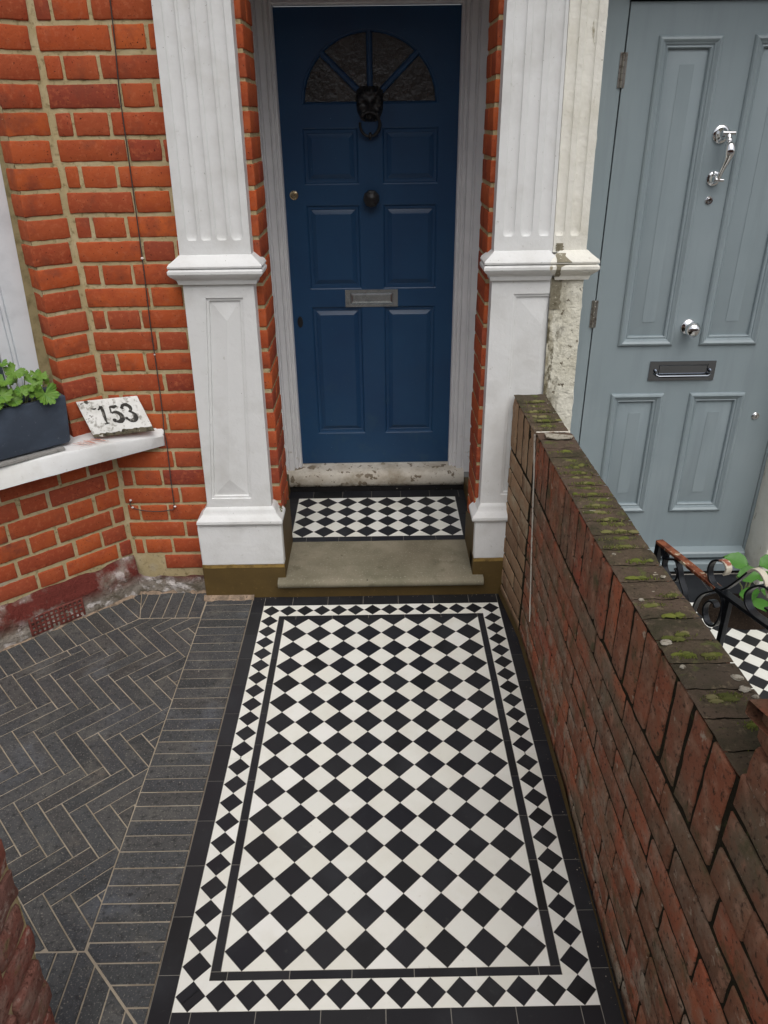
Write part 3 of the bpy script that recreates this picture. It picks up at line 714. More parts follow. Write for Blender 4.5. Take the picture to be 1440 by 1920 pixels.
# ------------------------------------------------------------------ door frame, threshold, doorstep
YD = 1.063; XL, XR, ZB, ZT = -.397, .359, .227, 2.212
fr = MB()
def jamb(x_in, sgn, ztop=2.24, zbot=.20):
    # moulded section from the leaf outwards (x offset, y)
    sec = [(0, YD+.03), (0, YD-.03), (.004, YD-.036), (.011, YD-.036), (.013, YD-.030), (.017, YD-.030), (.020, YD-.044), (.028, YD-.046), (.030, YD-.040), (.034, YD-.040), (.038, YD-.060), (.060, YD-.062), (.064, YD-.055), (.070, YD-.055), (.074, YD-.075), (.110, YD-.078), (.125, YD-.078), (.125, YD+.03)]
    fr.loft([[(x_in+sgn*a, b, z) for a, b in sec] for z in (zbot, ztop)], True, True)
jamb(XL, -1); jamb(XR, 1)
sec = [(0, YD+.03), (0, YD-.03), (.006, YD-.036), (.013, YD-.030), (.020, YD-.044), (.030, YD-.040), (.038, YD-.060), (.10, YD-.062), (.10, YD+.03)]
fr.loft([[(x, b, ZT+.004+a) for a, b in sec] for x in (XL-.004, XR+.004)], True, True)
fr.build('door_frame', 'joinery', house, smooth=35)
over = MB(); over.box(-.54, .52, YD-.01, YD+.12, 2.317, 2.60); over.build('transom_panel', 'joinery', house)
th = MB()
th.loft([[(x, y_, z) for y_, z in [(1.09, .222), (1.02, .218), (.985, .210), (.972, .197), (.968, .175), (.970, .150), (.978, .132), (.99, .126), (1.09, .126)]] for x in [-.478+(.912)*i/10 for i in range(11)]], True, True)
th.build('threshold', 'threshold', house, smooth=50)
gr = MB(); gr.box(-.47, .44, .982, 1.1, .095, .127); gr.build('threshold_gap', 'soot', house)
st = MB()
secs = [(.46, .1005), (.40, .1002), (.25, .0995), (.160, .0985), (.142, .0965), (.131, .090), (.127, .081), (.129, .071), (.136, .063), (.148, .060), (.46, .060)]
st.loft([[(x, y_, z) for y_, z in secs] for x in [-.432+.865*i/12 for i in range(13)]], True, True)
# trim the tread behind the nosing between the plinths by letting the plinths overlap it
step = st.build('doorstep', 'stone', None, smooth=40)
tag(step, 'worn grey stone doorstep with rounded nosing below the chequered porch floor', 'step')
rs = MB(); rs.box(-.41, .44, .162, .2, -.01, .0595); rs.build('step_riser', 'brown', house)

# ------------------------------------------------------------------ navy door
DM = lambda a, b, c: Vector((a, YD-c, b))
door = MB()
pans = [(-.307, -.067, 1.558, 1.781), (.035, .279, 1.558, 1.781), (-.309, -.067, 1.110, 1.476), (.033, .278, 1.110, 1.476), (-.313, -.070, .390, 1.030), (.034, .277, .390, 1.030)]
def face_with_holes(mb, mp, x0, x1, z0, z1, holes, c=0):
    xs = sorted({x0, x1, *[h_[0] for h_ in holes], *[h_[1] for h_ in holes]}); zs_ = sorted({z0, z1, *[h_[2] for h_ in holes], *[h_[3] for h_ in holes]})
    for a, b in zip(xs, xs[1:]):
        for p, q in zip(zs_, zs_[1:]):
            cx, cz = (a+b)/2, (p+q)/2
            if any(h_[0] < cx < h_[1] and h_[2] < cz < h_[3] for h_ in holes): continue
            mb.poly([mp(a, p, c), mp(b, p, c), mp(b, q, c), mp(a, q, c)])
PX = [(-.308, -.067), (.034, .278)]
hl = [(a, b, c, d) for (c, d) in ((1.558, 1.781), (1.110, 1.476), (.390, 1.030)) for (a, b) in PX]
FZ = 1.867; FX = -.014; FA = .290; FB = .268
face_with_holes(door, DM, XL, XR, ZB, FZ, hl)
prof = [(0, 0), (.004, -.002), (.009, -.009), (.013, -.010), (.020, -.010), (.022, -.012), (.040, -.004), (.041, -.003)]
for h_ in hl: door.rings(DM, h_, prof)
# fanlight head
ang = sorted(set([math.pi*i/40 for i in range(41)]+[math.atan2(ZT-FZ, XR-FX), math.atan2(ZT-FZ, XL-FX)]))
def onrect(t):
    cx, sz = math.cos(t), math.sin(t); k = 1e9
    if cx > 1e-9: k = min(k, (XR-FX)/cx)
    if cx < -1e-9: k = min(k, (XL-FX)/cx)
    if sz > 1e-9: k = min(k, (ZT-FZ)/sz)
    return (FX+cx*k, FZ+sz*k)
rw = [[DM(*onrect(t), 0) for t in ang]]
for k, c in ((1, 0), (.985, -.003), (.965, -.004), (.950, -.010), (.945, -.019)): rw.append([DM(FX+math.cos(t)*FA*k, FZ+(.004 if k < 1 else 0)+math.sin(t)*FB*k, c) for t in ang])
door.grid(rw)
door.loft([[DM(x, z, c) for z, c in ((FZ, 0), (FZ+.005, -.004), (FZ+.012, -.019))] for x in (FX-FA, FX+FA)], False, False, closed=False)
for X in (XL, XR): door.poly([DM(X, ZB, 0), DM(X, ZT, 0), DM(X, ZT, -.04), DM(X, ZB, -.04)])
door.poly([DM(XL, ZT, 0), DM(XR, ZT, 0), DM(XR, ZT, -.04), DM(XL, ZT, -.04)])
dob = door.build('front_door', 'blue', house, smooth=25)
bars = MB()
for t in (math.pi/4, math.pi/2, 3*math.pi/4):
    d_ = Vector((math.cos(t), 0, math.sin(t))); s_ = Vector((math.sin(t), 0, -math.cos(t)))
    a = DM(FX, FZ+.005, 0)+d_*.03; b = DM(FX, FZ+.004, 0)+Vector((math.cos(t)*FA*.965, 0, math.sin(t)*FB*.965))
    bars.loft([[p+s_*.013+Vector((0, .014, 0)), p+s_*.010+Vector((0, .004, 0)), p+s_*.005+Vector((0, .0, 0)), p-s_*.005, p-s_*.010+Vector((0, .004, 0)), p-s_*.013+Vector((0, .014, 0))] for p in (a, b)], True, True)
bars.build('glazing_bar', 'blue', dob, smooth=30)
for q in range(4):
    gl = MB(); t0, t1 = math.pi*q/4, math.pi*(q+1)/4
    pts = [DM(FX, FZ, -.0175)]+[DM(FX+math.cos(lerp(t0, t1, i/10))*FA*.995, FZ+math.sin(lerp(t0, t1, i/10))*FB*.995, -.0175) for i in range(11)]
    gl.prism(pts, (0, .003, 0)); gl.build('pane', 'glass_dark', dob)
# lion head knocker, as a relief on a shield outline
kn = MB(); kc = (-.0155, 1.868)
def lion(u, v):   # u,v in -1..1
    G_ = lambda x, y, sx, sy, h: h*math.exp(-((u-x)/sx)**2-((v-y)/sy)**2)
    r = math.hypot(u, v*.95); base_ = .020*max(0, 1-r**4)
    mane = .006*math.sin(math.atan2(v, u)*13+r*3)*max(0, min(1, (r-.5)*4))*(1 if r < 1 else 0)+.006*max(0, 1-abs(r-.78)*4)
    return base_+mane+G_(0, -.12, .17, .30, .016)+G_(0, -.38, .30, .16, .012)+G_(-.33, .28, .2, .10, .009)+G_(.33, .28, .2, .10, .009)-G_(-.3, .08, .13, .1, .012)-G_(.3, .08, .13, .1, .012)-G_(0, -.58, .3, .07, .010)+G_(0, .55, .5, .15, .006)+G_(-.62, .62, .16, .16, .010)+G_(.62, .62, .16, .16, .010)
rws = []
for j in range(29):
    v = -1+2*j/28; row = []
    for i in range(25):
        u = -1+2*i/24; wdt = .056*(1 if v > -.1 else max(.25, math.sqrt(max(0, 1-((-.1-v)/1.0)**2))))*(1 if v < .75 else 1-.4*(v-.75)/.25)
        edge = abs(u) > .999 or abs(v) > .999
        row.append(DM(kc[0]+u*wdt, kc[1]+v*.066, 0 if edge else lion(u*.98, v*.98)+.006))
    rws.append(row)
kn.grid(rws)
kno = kn.build('knocker', 'blackiron', dob, smooth=60)
ri = MB(); path = []
for i in range(33):
    t = R(115)-R(350)*i/32-R(0); t = R(130)-R(-0)-math.radians(320)*i/32
    path.append(Vector((kc[0]-.001+math.cos(t)*.042, YD-.030-.004*math.sin(t), 1.792+math.sin(t)*.046)))
ri.tube(path, [.0075 if 12 < i < 20 else .0058 for i in range(33)], 8)
ri.sphere((kc[0], YD-.026, 1.748), .011, sc=(.8, 1, 1.3)); ri.sphere((kc[0]-.030, YD-.03, 1.828), .010); ri.sphere((kc[0]+.030, YD-.03, 1.828), .010)
ri.build('ring', 'blackiron', kno, smooth=60)
k2 = MB(); k2.lathe((-.0155, YD, 1.503), (0, -1, 0), [(0, .030), (.004, .030), (.008, .022), (.012, .012), (.024, .012), (.030, .028), (.042, .037), (.054, .034), (.062, .020), (.066, .006)], 9)
k2.build('door_knob', 'blackiron', dob, smooth=12)
lp = MB(); LPM = DM
face_with_holes(lp, LPM, -.146, .100, 1.028, 1.107, [(-.122, .078, 1.041, 1.094)], .005)
lp.rings(LPM, (-.146, .100, 1.028, 1.107), [(0, 0), (0, .005)], cap=None)
lp.rings(LPM, (-.122, .078, 1.041, 1.094), [(0, .005), (.002, .001), (.004, .001), (.005, .004), (.012, .0055)])
lp.build('letter_plate', 'dullchrome', dob)
lk = MB(); lk.lathe((-.357, YD, 1.517), (0, -1, 0), [(0, .019), (.004, .019), (.006, .016), (.007, .014), (.0065, .010), (.010, .009), (.0105, .002)], 24); lk.build('cylinder_lock', 'brass', dob, smooth=30)
ks = MB()
pts = [(-.364+math.cos(2*math.pi*i/20)*.013, .960+math.sin(2*math.pi*i/20)*.026) for i in range(20)]
ks.loft([[DM(x, z, 0) for x, z in pts], [DM(x, z, .004) for x, z in pts], [DM(lerp(-.364, x, .8), lerp(.960, z, .85), .005) for x, z in pts]], False, True); ks.build('keyhole_cover', 'blackiron', dob, smooth=40)

# ------------------------------------------------------------------ bay window of our house, sill
WO = -.092
WM = lambda a, b, c: CM(a, b, WO+c)
win = MB()
def vbar(a0f, a1f, c0, c1, z0=.76, z1=2.62):
    win.loft([[WM(a0f(z), z, c1), WM(a1f(z), z, c1), WM(a1f(z), z, c0), WM(a0f(z), z, c0)] for z in (z0, z1)], True, True)
edge = lambda z: .180-.028*(z-.95)/.77
vbar(edge, lambda z: .247, -.05, .0)
vbar(lambda z: .247, lambda z: .2505, -.05, -.006)
vbar(lambda z: .2505, lambda z: .262, -.05, -.002)
vbar(lambda z: .262, lambda z: .2655, -.05, -.008)
vbar(lambda z: .2655, lambda z: .300, -.05, -.004)
vbar(lambda z: .84, lambda z: .93, -.05, .0)
win.prism([WM(.24, .757, .0), WM(.90, .757, .0), WM(.90, .757, -.05), WM(.24, .757, -.05)], (0, 0, .09))
win.prism([WM(.29, .84, -.006), WM(.86, .84, -.006), WM(.86, .84, -.05), WM(.29, .84, -.05)], (0, 0, .05))
win.prism([WM(.16, 2.55, .0), WM(.93, 2.55, .0), WM(.93, 2.55, -.05), WM(.16, 2.55, -.05)], (0, 0, .11))
wob = win.build('window', 'upvc', house, bevel=.0025)
gp = MB(); gp.prism([WM(.295, .88, -.022), WM(.85, .88, -.022), WM(.85, 2.56, -.022), WM(.295, 2.56, -.022)], NN*-.006); gp.build('pane', 'glass_win', wob)
ck = MB(); ck.grid([[CM(.1425, z, -.080+.003*mnoise.noise(Vector((z*30, 0, 0)))), CM(.152, z, -.0875), WM(edge(z)+.004, z, .001)] for z in [.757+i*.03 for i in range(63)]]); ck.build('sealant', 'caulk', wob, smooth=60)
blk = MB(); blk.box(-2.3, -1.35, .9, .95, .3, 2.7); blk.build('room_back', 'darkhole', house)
sill = MB()
def on(p, z): return Vector((p[0], p[1], z))
ft0, ft1, ft2 = Vector((-1.339-.5*.824, -.081-.5*.5*1.02, .742)), Vector((-1.025, .112, .738)), Vector((-.846, .240, .722))
fb0, fb1, fb2 = Vector((-1.334-.5*.78, -.131-.5*.635, .668)), Vector((-1.028, .118, .668)), Vector((-.849, .246, .672))
ft0 = fb0+Vector((-.006, .030, .074)); ftm = Vector((-1.339, -.088, .742)); fbm = Vector((-1.334, -.131, .668))
bt0 = CM(.95, .757, -.1); btc = Vector((-1.055, .30, .757)); bt2 = Vector((-.842, .262, .752))
bb = [CM(.95, .668, -.1), CM(.39, .668, -.1), Vector((-1.055, .30, .668)), Vector((-.842, .262, .672))]
T = [ft0, ftm, ft1, ft2]; Bq = [fb0, fbm, fb1, fb2]; TB = [bt0, CM(.39, .757, -.1), btc, bt2]
dens = lambda P: [P[i].lerp(P[i+1], t/8) for i in range(3) for t in range(8)]+[P[3]]
T, Bq, TB, BB = dens(T), dens(Bq), dens(TB), dens(bb)
mid1 = [t.lerp(b, .12)+Vector((.003, -.004, 0)) for t, b in zip(T, Bq)]; inn = [t.lerp(b, .08) for t, b in zip(T, TB)]
def wob_(P, a): return [p+mnoise.noise_vector(p*14)*a for p in P]
sill.grid([BB, wob_(Bq, .002), wob_(mid1, .002), wob_(T, .0015), inn, TB]); e_ = [BB[-1], Bq[-1], mid1[-1], T[-1], inn[-1], TB[-1]]; sill.poly(e_)
sill.build('window_sill', 'white', wob, smooth=45)
scf = MB()
for i in range(7):
    a = Vector((-1.140+i*.010, .085+i*.0085, .7512)); d1 = Vector((.050+.012*(i % 3), -.012, -.0042)); wv = Vector((.003, .0045, 0))*(.5+.5*(i % 2))
    scf.grid([[a, a+d1*.5+Vector((0, .002, 0)), a+d1], [a+wv, a+d1*.5+wv*1.6, a+d1+wv*.4]])
scf.build('scuff_mark', 'redmark', wob)

# ------------------------------------------------------------------ window box with geranium, sill strip, number plaque
PMp = lambda a, b, c: CM(a, b, c)
plc = thing('window_box', 'dark slate blue rectangular planter on the white bay window sill', 'planter', CM(.4, .757, .02))
px = MB(); z0, z1 = .757, .939; t_ = .018
def boxring(a0, a1, c0, c1, z): return [PMp(a0, z, c0), PMp(a1, z, c0), PMp(a1, z, c1), PMp(a0, z, c1)]
# outer, rim, inner
px.loft([boxring(.183, .83, .060, -.070, z0), boxring(.176, .837, .064, -.074, z0+.01), boxring(.164, .849, .072, -.082, z1-.004), boxring(.166, .847, .070, -.080, z1), boxring(.192, .820, .054, -.062, z1), boxring(.196, .816, .050, -.058, z1-.03)], True, False)
px.build('box', 'cement', plc, smooth=30, bevel=.004)
so_ = MB(); so_.grid([[PMp(lerp(.17, .84, i/40), .905+.012*mnoise.noise(Vector((i*.5, j*.8, 0))), lerp(.062, -.07, j/8)) for i in range(41)] for j in range(9)]); so_.build('soil', 'soil', plc, smooth=60)
def leaf_mesh(mb, c, R0, nrm, rot, cup=.35, lobes=7, ruff=.13):
    c = Vector(c); nrm = Vector(nrm).normalized(); a = nrm.orthogonal().normalized(); b = nrm.cross(a); a, b = a*math.cos(rot)+b*math.sin(rot), b*math.cos(rot)-a*math.sin(rot)
    nr, na = 5, 84; rows = []
    for j in range(nr+1):
        row = []
        for i in range(na+1):
            t = (i/na)*R(318)+R(21); k = j/nr
            rad = R0*(1+.22*abs(math.cos(t*lobes/2))**.7-.14+.055*math.cos(t*lobes*3)+.03*math.sin(t*31)); r = rad*k
            hgt = cup*R0*k*k+.16*R0*k*k*math.cos(t*lobes)+.02*R0*math.sin(t*lobes*2)*k
            row.append(c+a*math.cos(t)*r+b*math.sin(t)*r+nrm*hgt)
        rows.append(row)
    mb.grid(rows)
ger = thing('geranium', 'young green geranium with ruffled round leaves growing in the window box', 'plant', PMp(.33, .905, .0))
LV = [  # a along the wall, z, out, radius, normal(along, out, up)
    (.262, .998, .050, .034, (.15, .65, .7)), (.200, .955, .070, .0, (0, 1, .3)), (.228, 1.015, .030, .030, (-.1, .35, .9)), (.205, .985, .020, .028, (-.6, .3, .6)),
    (.300, 1.045, .020, .032, (.1, .55, .6)), (.330, 1.075, .000, .020, (0, .5, .8)), (.345, 1.025, .040, .030, (.2, .5, .8)), (.372, .985, .060, .036, (.1, .6, .7)),
    (.400, 1.0, .040, .030, (.4, .4, .7)), (.280, .975, .060, .024, (.2, .7, .5)), (.232, .962, .074, .040, (-.05, .95, .35)), (.340, .965, .066, .030, (.1, .7, .6)), (.262, 1.02, -.01, .026, (-.3, .2, .9)),
    (.405, .955, .060, .034, (.2, .5, .7)), (.44, .985, .02, .034, (.3, .4, .8)), (.48, .96, .05, .036, (.1, .6, .7)), (.52, .99, .02, .034, (.1, .4, .8)), (.57, .97, .04, .036, (0, .5, .8)), (.63, .98, .03, .035, (.2, .5, .8)), (.70, .97, .03, .034, (0, .5, .8)),
    (.215, 1.0, -.02, .024, (-.5, .2, .8)), (.315, 1.0, -.02, .028, (.1, .2, .9)), (.36, 1.055, .0, .018, (.2, .4, .8)), (.31, .985, .075, .022, (0, .6, .6))]
for i, (a, z, c, r0, nr) in enumerate(LV):
    if r0 == 0: continue
    nv = DD*nr[0]+NN*nr[1]+Vector((0, 0, nr[2])); p = PMp(a, z, c); lf = MB(); leaf_mesh(lf, p, r0, nv, random.uniform(0, 6.28), cup=random.uniform(.15, .4))
    lf.build('leaf', 'leaf', ger, smooth=70)
stm = MB()
for i, (a, z, c, r0, nr) in enumerate(LV):
    p = PMp(a, z, c); q = PMp(lerp(a, .30 if a < .42 else a, .6), .90, .0); mdp = p.lerp(q, .5)+Vector((0, 0, .012)); stm.tube([q, mdp, p], [.0022, .0018, .0014], 6)
stm.build('stem', 'stem', ger, smooth=60)
sp = MB(); a0 = CM(.19, 0, .125); A_ = Vector((-1.156, .047, .7425)); B_ = A_+Vector((-.768, -.64, 0)).normalized()*.62
nd = Vector((.64, -.768, 0))
sp.prism([A_+nd*.006, B_+nd*.006, B_-nd*.018, A_-nd*.018], (0, 0, .011))
tag(sp.build('trim_strip', 'alu', None, bevel=.001), 'thin weathered grey strip lying in front of the planter on the sill', 'strip')

pq = thing('number_plaque', 'flaking white house number plaque reading 153 leaning on the brick wall', 'sign', (-1.075, .128, .752))
U_ = Vector((.206, .072, -.004)); V_ = Vector((-.060, .044, .126)); U_.normalize(); V_.normalize(); N_ = U_.cross(V_).normalized()
if N_.y > 0: N_ = -N_
O_ = Vector((-1.072, .126, .760)); Wp, Hp = .221, .146
QM = lambda a, b, c: O_+U_*a+V_*b+N_*c
pb = MB(); pb.brick(QM, 0, Wp, 0, Hp, -.010, 0, r=.0018, j=0, nz=.0006, step=.02); pb.build('board', 'plaque', pq, smooth=40)
pe = MB(); pe.grid([[QM(Wp*i/30, .0-.001, -.0095), QM(Wp*i/30, -.0008, .001), QM(Wp*i/30, .009+.012*abs(mnoise.noise(Vector((i*.35, 2, 0))))+.007*(i > 14), .0011)] for i in range(31)]); pe.build('worn_edge', 'plaque_edge', pq, smooth=30)
def stroke(mb, pts, ws, c=.0012):
    """brush stroke of varying width on the plaque"""
    L_, R2 = [], []
    n_ = len(pts)
    for i, (x, y_) in enumerate(pts):
        xa_, ya_ = pts[max(i-1, 0)]; xb_, yb_2 = pts[min(i+1, n_-1)]; tx, ty = xb_-xa_, yb_2-ya_; l = math.hypot(tx, ty) or 1; wx = ws[i]*1.35*(1+.25*mnoise.noise(Vector((x*300, y_*300, 1))))/2
        L_.append(QM(x-ty/l*wx, y_+tx/l*wx, c)); R2.append(QM(x+ty/l*wx, y_-tx/l*wx, c))
    mb.grid([L_, R2])
def arc(cx, cy, rx, ry, a0, a1, n_=14): return [(cx+math.cos(R(lerp(a0, a1, i/n_)))*rx, cy+math.sin(R(lerp(a0, a1, i/n_)))*ry) for i in range(n_+1)]
n1 = MB(); stroke(n1, [(.061, .104), (.070, .110), (.076, .118)], [.003, .006, .007]); stroke(n1, [(.077, .119), (.076, .10), (.073, .08), (.070, .062), (.070, .05)], [.008, .009, .008, .006, .004]); stroke(n1, [(.060, .047), (.078, .049)], [.004, .004], .0014); stroke(n1, [(.040, .112), (.050, .109), (.058, .112)], [.003, .005, .002], .0013)
n1.build('numeral', 'numeral', pq)
n5 = MB(); stroke(n5, [(.105, .112), (.118, .110), (.132, .114)], [.005, .010, .005]); stroke(n5, [(.106, .112), (.103, .098), (.102, .088)], [.005, .004, .003], .0014)
a5 = arc(.114, .070, .018, .020, 130, -150); stroke(n5, a5, [.003+.010*math.sin(math.pi*i/14) for i in range(15)], .0016); stroke(n5, arc(.101, .057, .004, .004, 0, 360, 8), [.006]*9, .0018)
n5.build('numeral', 'numeral', pq)
n3 = MB(); a3 = arc(.161, .100, .015, .015, 165, -80); stroke(n3, a3, [.004+.007*math.sin(math.pi*i/14) for i in range(15)]); a3 = arc(.162, .068, .018, .019, 80, -160); stroke(n3, a3, [.004+.009*math.sin(math.pi*i/14) for i in range(15)], .0014)
stroke(n3, arc(.147, .104, .003, .003, 0, 360, 8), [.005]*9, .0018); stroke(n3, arc(.146, .060, .003, .003, 0, 360, 8), [.005]*9, .0018)
n3.build('numeral', 'numeral', pq)

# ------------------------------------------------------------------ cable on the wall
cb = thing('cable', 'thin dark cable clipped down the brick wall beside the left white pilaster', 'cable', (-.82, .245, .4))
cp = MB(); Yc = .2445
pts = [(-.79, 2.66), (-.801, 2.14), (-.812, 1.9), (-.818, 1.7), (-.8225, 1.385), (-.829, 1.15), (-.834, .95), (-.838, .80)]
pts2 = [(-.839, .66), (-.845, .52), (-.849, .40)]
P_ = [(x+.0018*math.sin(z*9), Yc, z) for x, z in pts]+[(-.8385, .236, .74)]+[(x, Yc, z) for x, z in pts2]+[(-.870, .240, .388), (-.908, .238, .383), (-.96, .238, .386), (-1.0, .240, .393), (-1.020, Yc, .401), (-1.027, .24, .415), (-1.022, Yc, .432)]
def smoothpath(P, k=6):
    P = [Vector(p) for p in P]; out = []
    for i in range(len(P)-1):
        p0, p1, p2, p3 = P[max(i-1, 0)], P[i], P[i+1], P[min(i+2, len(P)-1)]
        for j in range(k):
            t = j/k; out.append(.5*((2*p1)+(-p0+p2)*t+(2*p0-5*p1+4*p2-p3)*t*t+(-p0+3*p1-3*p2+p3)*t**3))
    return out+[P[-1]]
cp.tube(smoothpath(P_), .0021, 6); cp.build('wire', 'cable', cb, smooth=60)
for (x, z) in ((-.8225, 1.385), (-.8445, .402), (-1.020, .401), (-1.022, .434), (-.8315, 1.04)):
    c_ = MB(); c_.sphere((x, .243, z), .0048 if z != 1.04 else .003, 8, (1.2, 1, .9)); c_.build('clip', 'clip', cb, smooth=60)

# ------------------------------------------------------------------ neighbour's house
nh = thing('terraced_house', 'neighbouring house with pale grey blue panelled door and worn cream plaster', 'house', (1.2, .3, 0))
mb, L, Rr = pilaster(nh, 'r', xsplit0=(.6355, .5985), xsplit1=(.749, .716), flutes=[(.16, .034), (.62, .036)], panel=None, nm='worn')
rect_rings(mb, lambda z: .640, lambda z: .733, YS-.0005, .27, [(z, p) for z, p in CAP])
mb.build('pilaster', ['white_worn', 'white_peel'], nh, smooth=28)
pa_ = MB()
def patch(pts, y_, t=.004):
    pa_.prism([(x, y_, z) for x, z in pts], (0, t, 0))
def ragged(x0, x1, z0, z1, y_, sd):
    L1 = [(x0+.003*mnoise.noise(Vector((k*.9, sd, 1))), lerp(z0, z1, k/9)) for k in range(10)]; R1 = [(x1+.010*mnoise.noise(Vector((k*.8, sd, 7))), lerp(z1, z0, k/9)) for k in range(10)]
    patch(L1+R1, y_)
ragged(.620, .655, 1.20, 1.308, YS-.003, 3); ragged(.624, .648, 1.40, 1.425, YS-.0025, 5)
prf = [(1.316, .016), (1.326, .025), (1.334, .035), (1.343, .041), (1.352, .041), (1.3575, .037), (1.361, .032), (1.368, .040), (1.376, .035), (1.386, .021), (1.394, .011)]
xe0, xe1 = [], []
for k, (z, p) in enumerate(prf): xe0.append(.623+.004*mnoise.noise(Vector((k*1.7, 2, 2)))); xe1.append((.658 if k > 4 else .640)+.014*mnoise.noise(Vector((k*1.3, 5, 2)))+(.020 if k in (6, 7) else 0))
pa_.grid([[(lerp(xe0[k], xe1[k], i/5), YS-p-.0014, z) for i in range(6)] for k, (z, p) in enumerate(prf)])
pa_.build('bare_patch', 'patch', nh, smooth=30)
cre = MB()     # ragged rendered edge between plaster and the neighbour's door frame
rws = []
for i in range(90):
    z = .3+2.3*i/89; e = .75-.036*max(0, (z-.43))/1.7; j_ = mnoise.noise(Vector((z*17, 3, 1)))*.006+mnoise.noise(Vector((z*60, 3, 1)))*.003
    rws.append([(e-.004, YS+.004, z), (e+.004+j_, YS+.016, z), (e+.006+j_, .30, z), (e+.02, .36, z)])
cre.grid(rws); cre.build('render_edge', 'white_worn', nh, smooth=60)
YG = .35; GX0, GX1, GZ0, GZ1 = .832, 1.612, .075, 2.135
GM = lambda a, b, c: Vector((a, YG-c, b))
gf = MB()
gf.box(.735, GX0-.004, YG+.002, YG+.06, .02, 2.20); gf.box(GX1+.004, 1.70, YG+.002, YG+.06, .02, 2.20); gf.box(GX0-.004, GX1+.004, YG-.02, YG+.06, GZ1+.006, 2.26)
gf.build('door_frame', 'greyblue', nh, bevel=.002)
gb = MB(); gb.box(.80, 1.66, YG+.045, YG+.055, .05, 2.2); gb.build('door_gap', 'darkhole', nh)
gd = MB()
GP = [(.935, 1.146), (1.250, 1.473)]
hl = [(a, b, c, d) for (a, b) in GP for (c, d) in ((.290, .825), (1.018, 2.042))]
face_with_holes(gd, GM, GX0, GX1, GZ0, GZ1, hl)
gprof = [(0, 0), (.001, .006), (.005, .011), (.011, .013), (.016, .010), (.019, .006), (.024, .004), (.0255, .0), (.029, -.001), (.033, .001), (.036, -.002), (.037, -.012), (.040, -.012)]
for h_ in hl:
    gd.rings(GM, h_, gprof, cap=None)
    a0_, a1_, b0_, b1_ = h_; ins = .040; n2 = .082
    o_ = (a0_+ins, a1_-ins, b0_+ins, b1_-ins); wq = (a1_-a0_)/2-.024
    gd.loft([[GM(o_[0], o_[2], -.012), GM(o_[1], o_[2], -.012), GM(o_[1], o_[3], -.012), GM(o_[0], o_[3], -.012)],
             [GM(a0_+wq, b0_+n2+.010, .000), GM(a1_-wq, b0_+n2+.010, .000), GM(a1_-wq, b1_-n2, .000), GM(a0_+wq, b1_-n2, .000)],
             [GM(a0_+wq, b0_+n2+.010, .0012), GM(a1_-wq, b0_+n2+.010, .0012), GM(a1_-wq, b1_-n2, .0012), GM(a0_+wq, b1_-n2, .0012)]], False, True)
for X in (GX0, GX1): gd.poly([GM(X, GZ0, 0), GM(X, GZ1, 0), GM(X, GZ1, -.04), GM(X, GZ0, -.04)])
for Z in (GZ0, GZ1): gd.poly([GM(GX0, Z, 0), GM(GX1, Z, 0), GM(GX1, Z, -.04), GM(GX0, Z, -.04)])
gdo = gd.build('front_door', 'greyblue', nh, smooth=25, label='grey blue four panelled door with chrome furniture')
wb = MB(); wb.loft([[(x, y_, z) for y_, z in ((YG, .112), (.312, .104), (.306, .098), (.306, .078), (YG, .078))] for x in (GX0+.004, GX1-.004)], True, True); wb.build('weather_bar', 'greyblue', gdo, bevel=.0015)
sb_ = MB(); sb_.loft([[(x, y_, z) for y_, z in ((.42, .060), (.300, .058), (.292, .054), (.292, .016), (.42, .016))] for x in (.75, 1.70)], True, True); sb_.build('threshold', 'greyblue', nh, bevel=.002)
su = MB(); su.box(.75, 1.9, .300, .42, -.01, .0155); su.build('threshold_base', 'soot', nh)
for z in (1.944, 1.142):
    hg = MB()
    for q in range(5): hg.lathe((GX0-.004, YG-.003, z-.05+q*.0205), (0, 0, 1), [(0, .0048), (.0008, .0056), (.0185, .0056), (.0195, .0048)], 12)
    hg.box(GX0-.016, GX0+.008, YG-.0015, YG+.001, z-.05, z+.052)
    hg.build('hinge', 'hinge', gdo, smooth=30)
# doctor's knocker
kc = MB()
for z, rr in ((1.752, .030), (1.612, .025)): kc.lathe((1.193, YG, z), (0, -1, 0), [(0, rr), (.003, rr), (.006, rr*.93), (.008, rr*.70), (.012, rr*.62), (.015, rr*.45), (.026, .008), (.036, .0075)], 28)
kc.tube([(1.180, YG-.043, 1.756), (1.224, YG-.043, 1.756)], [.0085, .0065], 12); kc.tube([(1.186, YG-.034, 1.610), (1.216, YG-.034, 1.608)], [.0075, .006], 12)
body = smoothpath([(1.203, YG-.042, 1.752), (1.205, YG-.050, 1.734), (1.206, YG-.058, 1.722), (1.207, YG-.066, 1.700), (1.206, YG-.062, 1.680), (1.203, YG-.050, 1.655), (1.199, YG-.040, 1.630), (1.197, YG-.034, 1.612)], 4)
rad = [.0065, .0065, .007, .0075, .009, .0085, .0075, .009, .012, .0135, .014, .0145, .0145, .0140, .0135, .0125, .012, .0105, .010, .009, .008, .0075, .007, .0065, .006, .006, .006, .006, .006]
kc.tube(body, [r_*1.25 for r_ in rad[:len(body)]], 12); kc.build('door_knocker', 'chrome', gdo, smooth=40)
kb = MB(); kb.lathe((1.197, YG, 1.090), (0, -1, 0), [(0, .030), (.003, .030), (.007, .026), (.009, .018), (.014, .013), (.024, .012), (.030, .018), (.038, .0265), (.050, .0295), (.062, .026), (.070, .016), (.0735, .004)], 28); kb.build('door_knob', 'chrome', gdo, smooth=60)
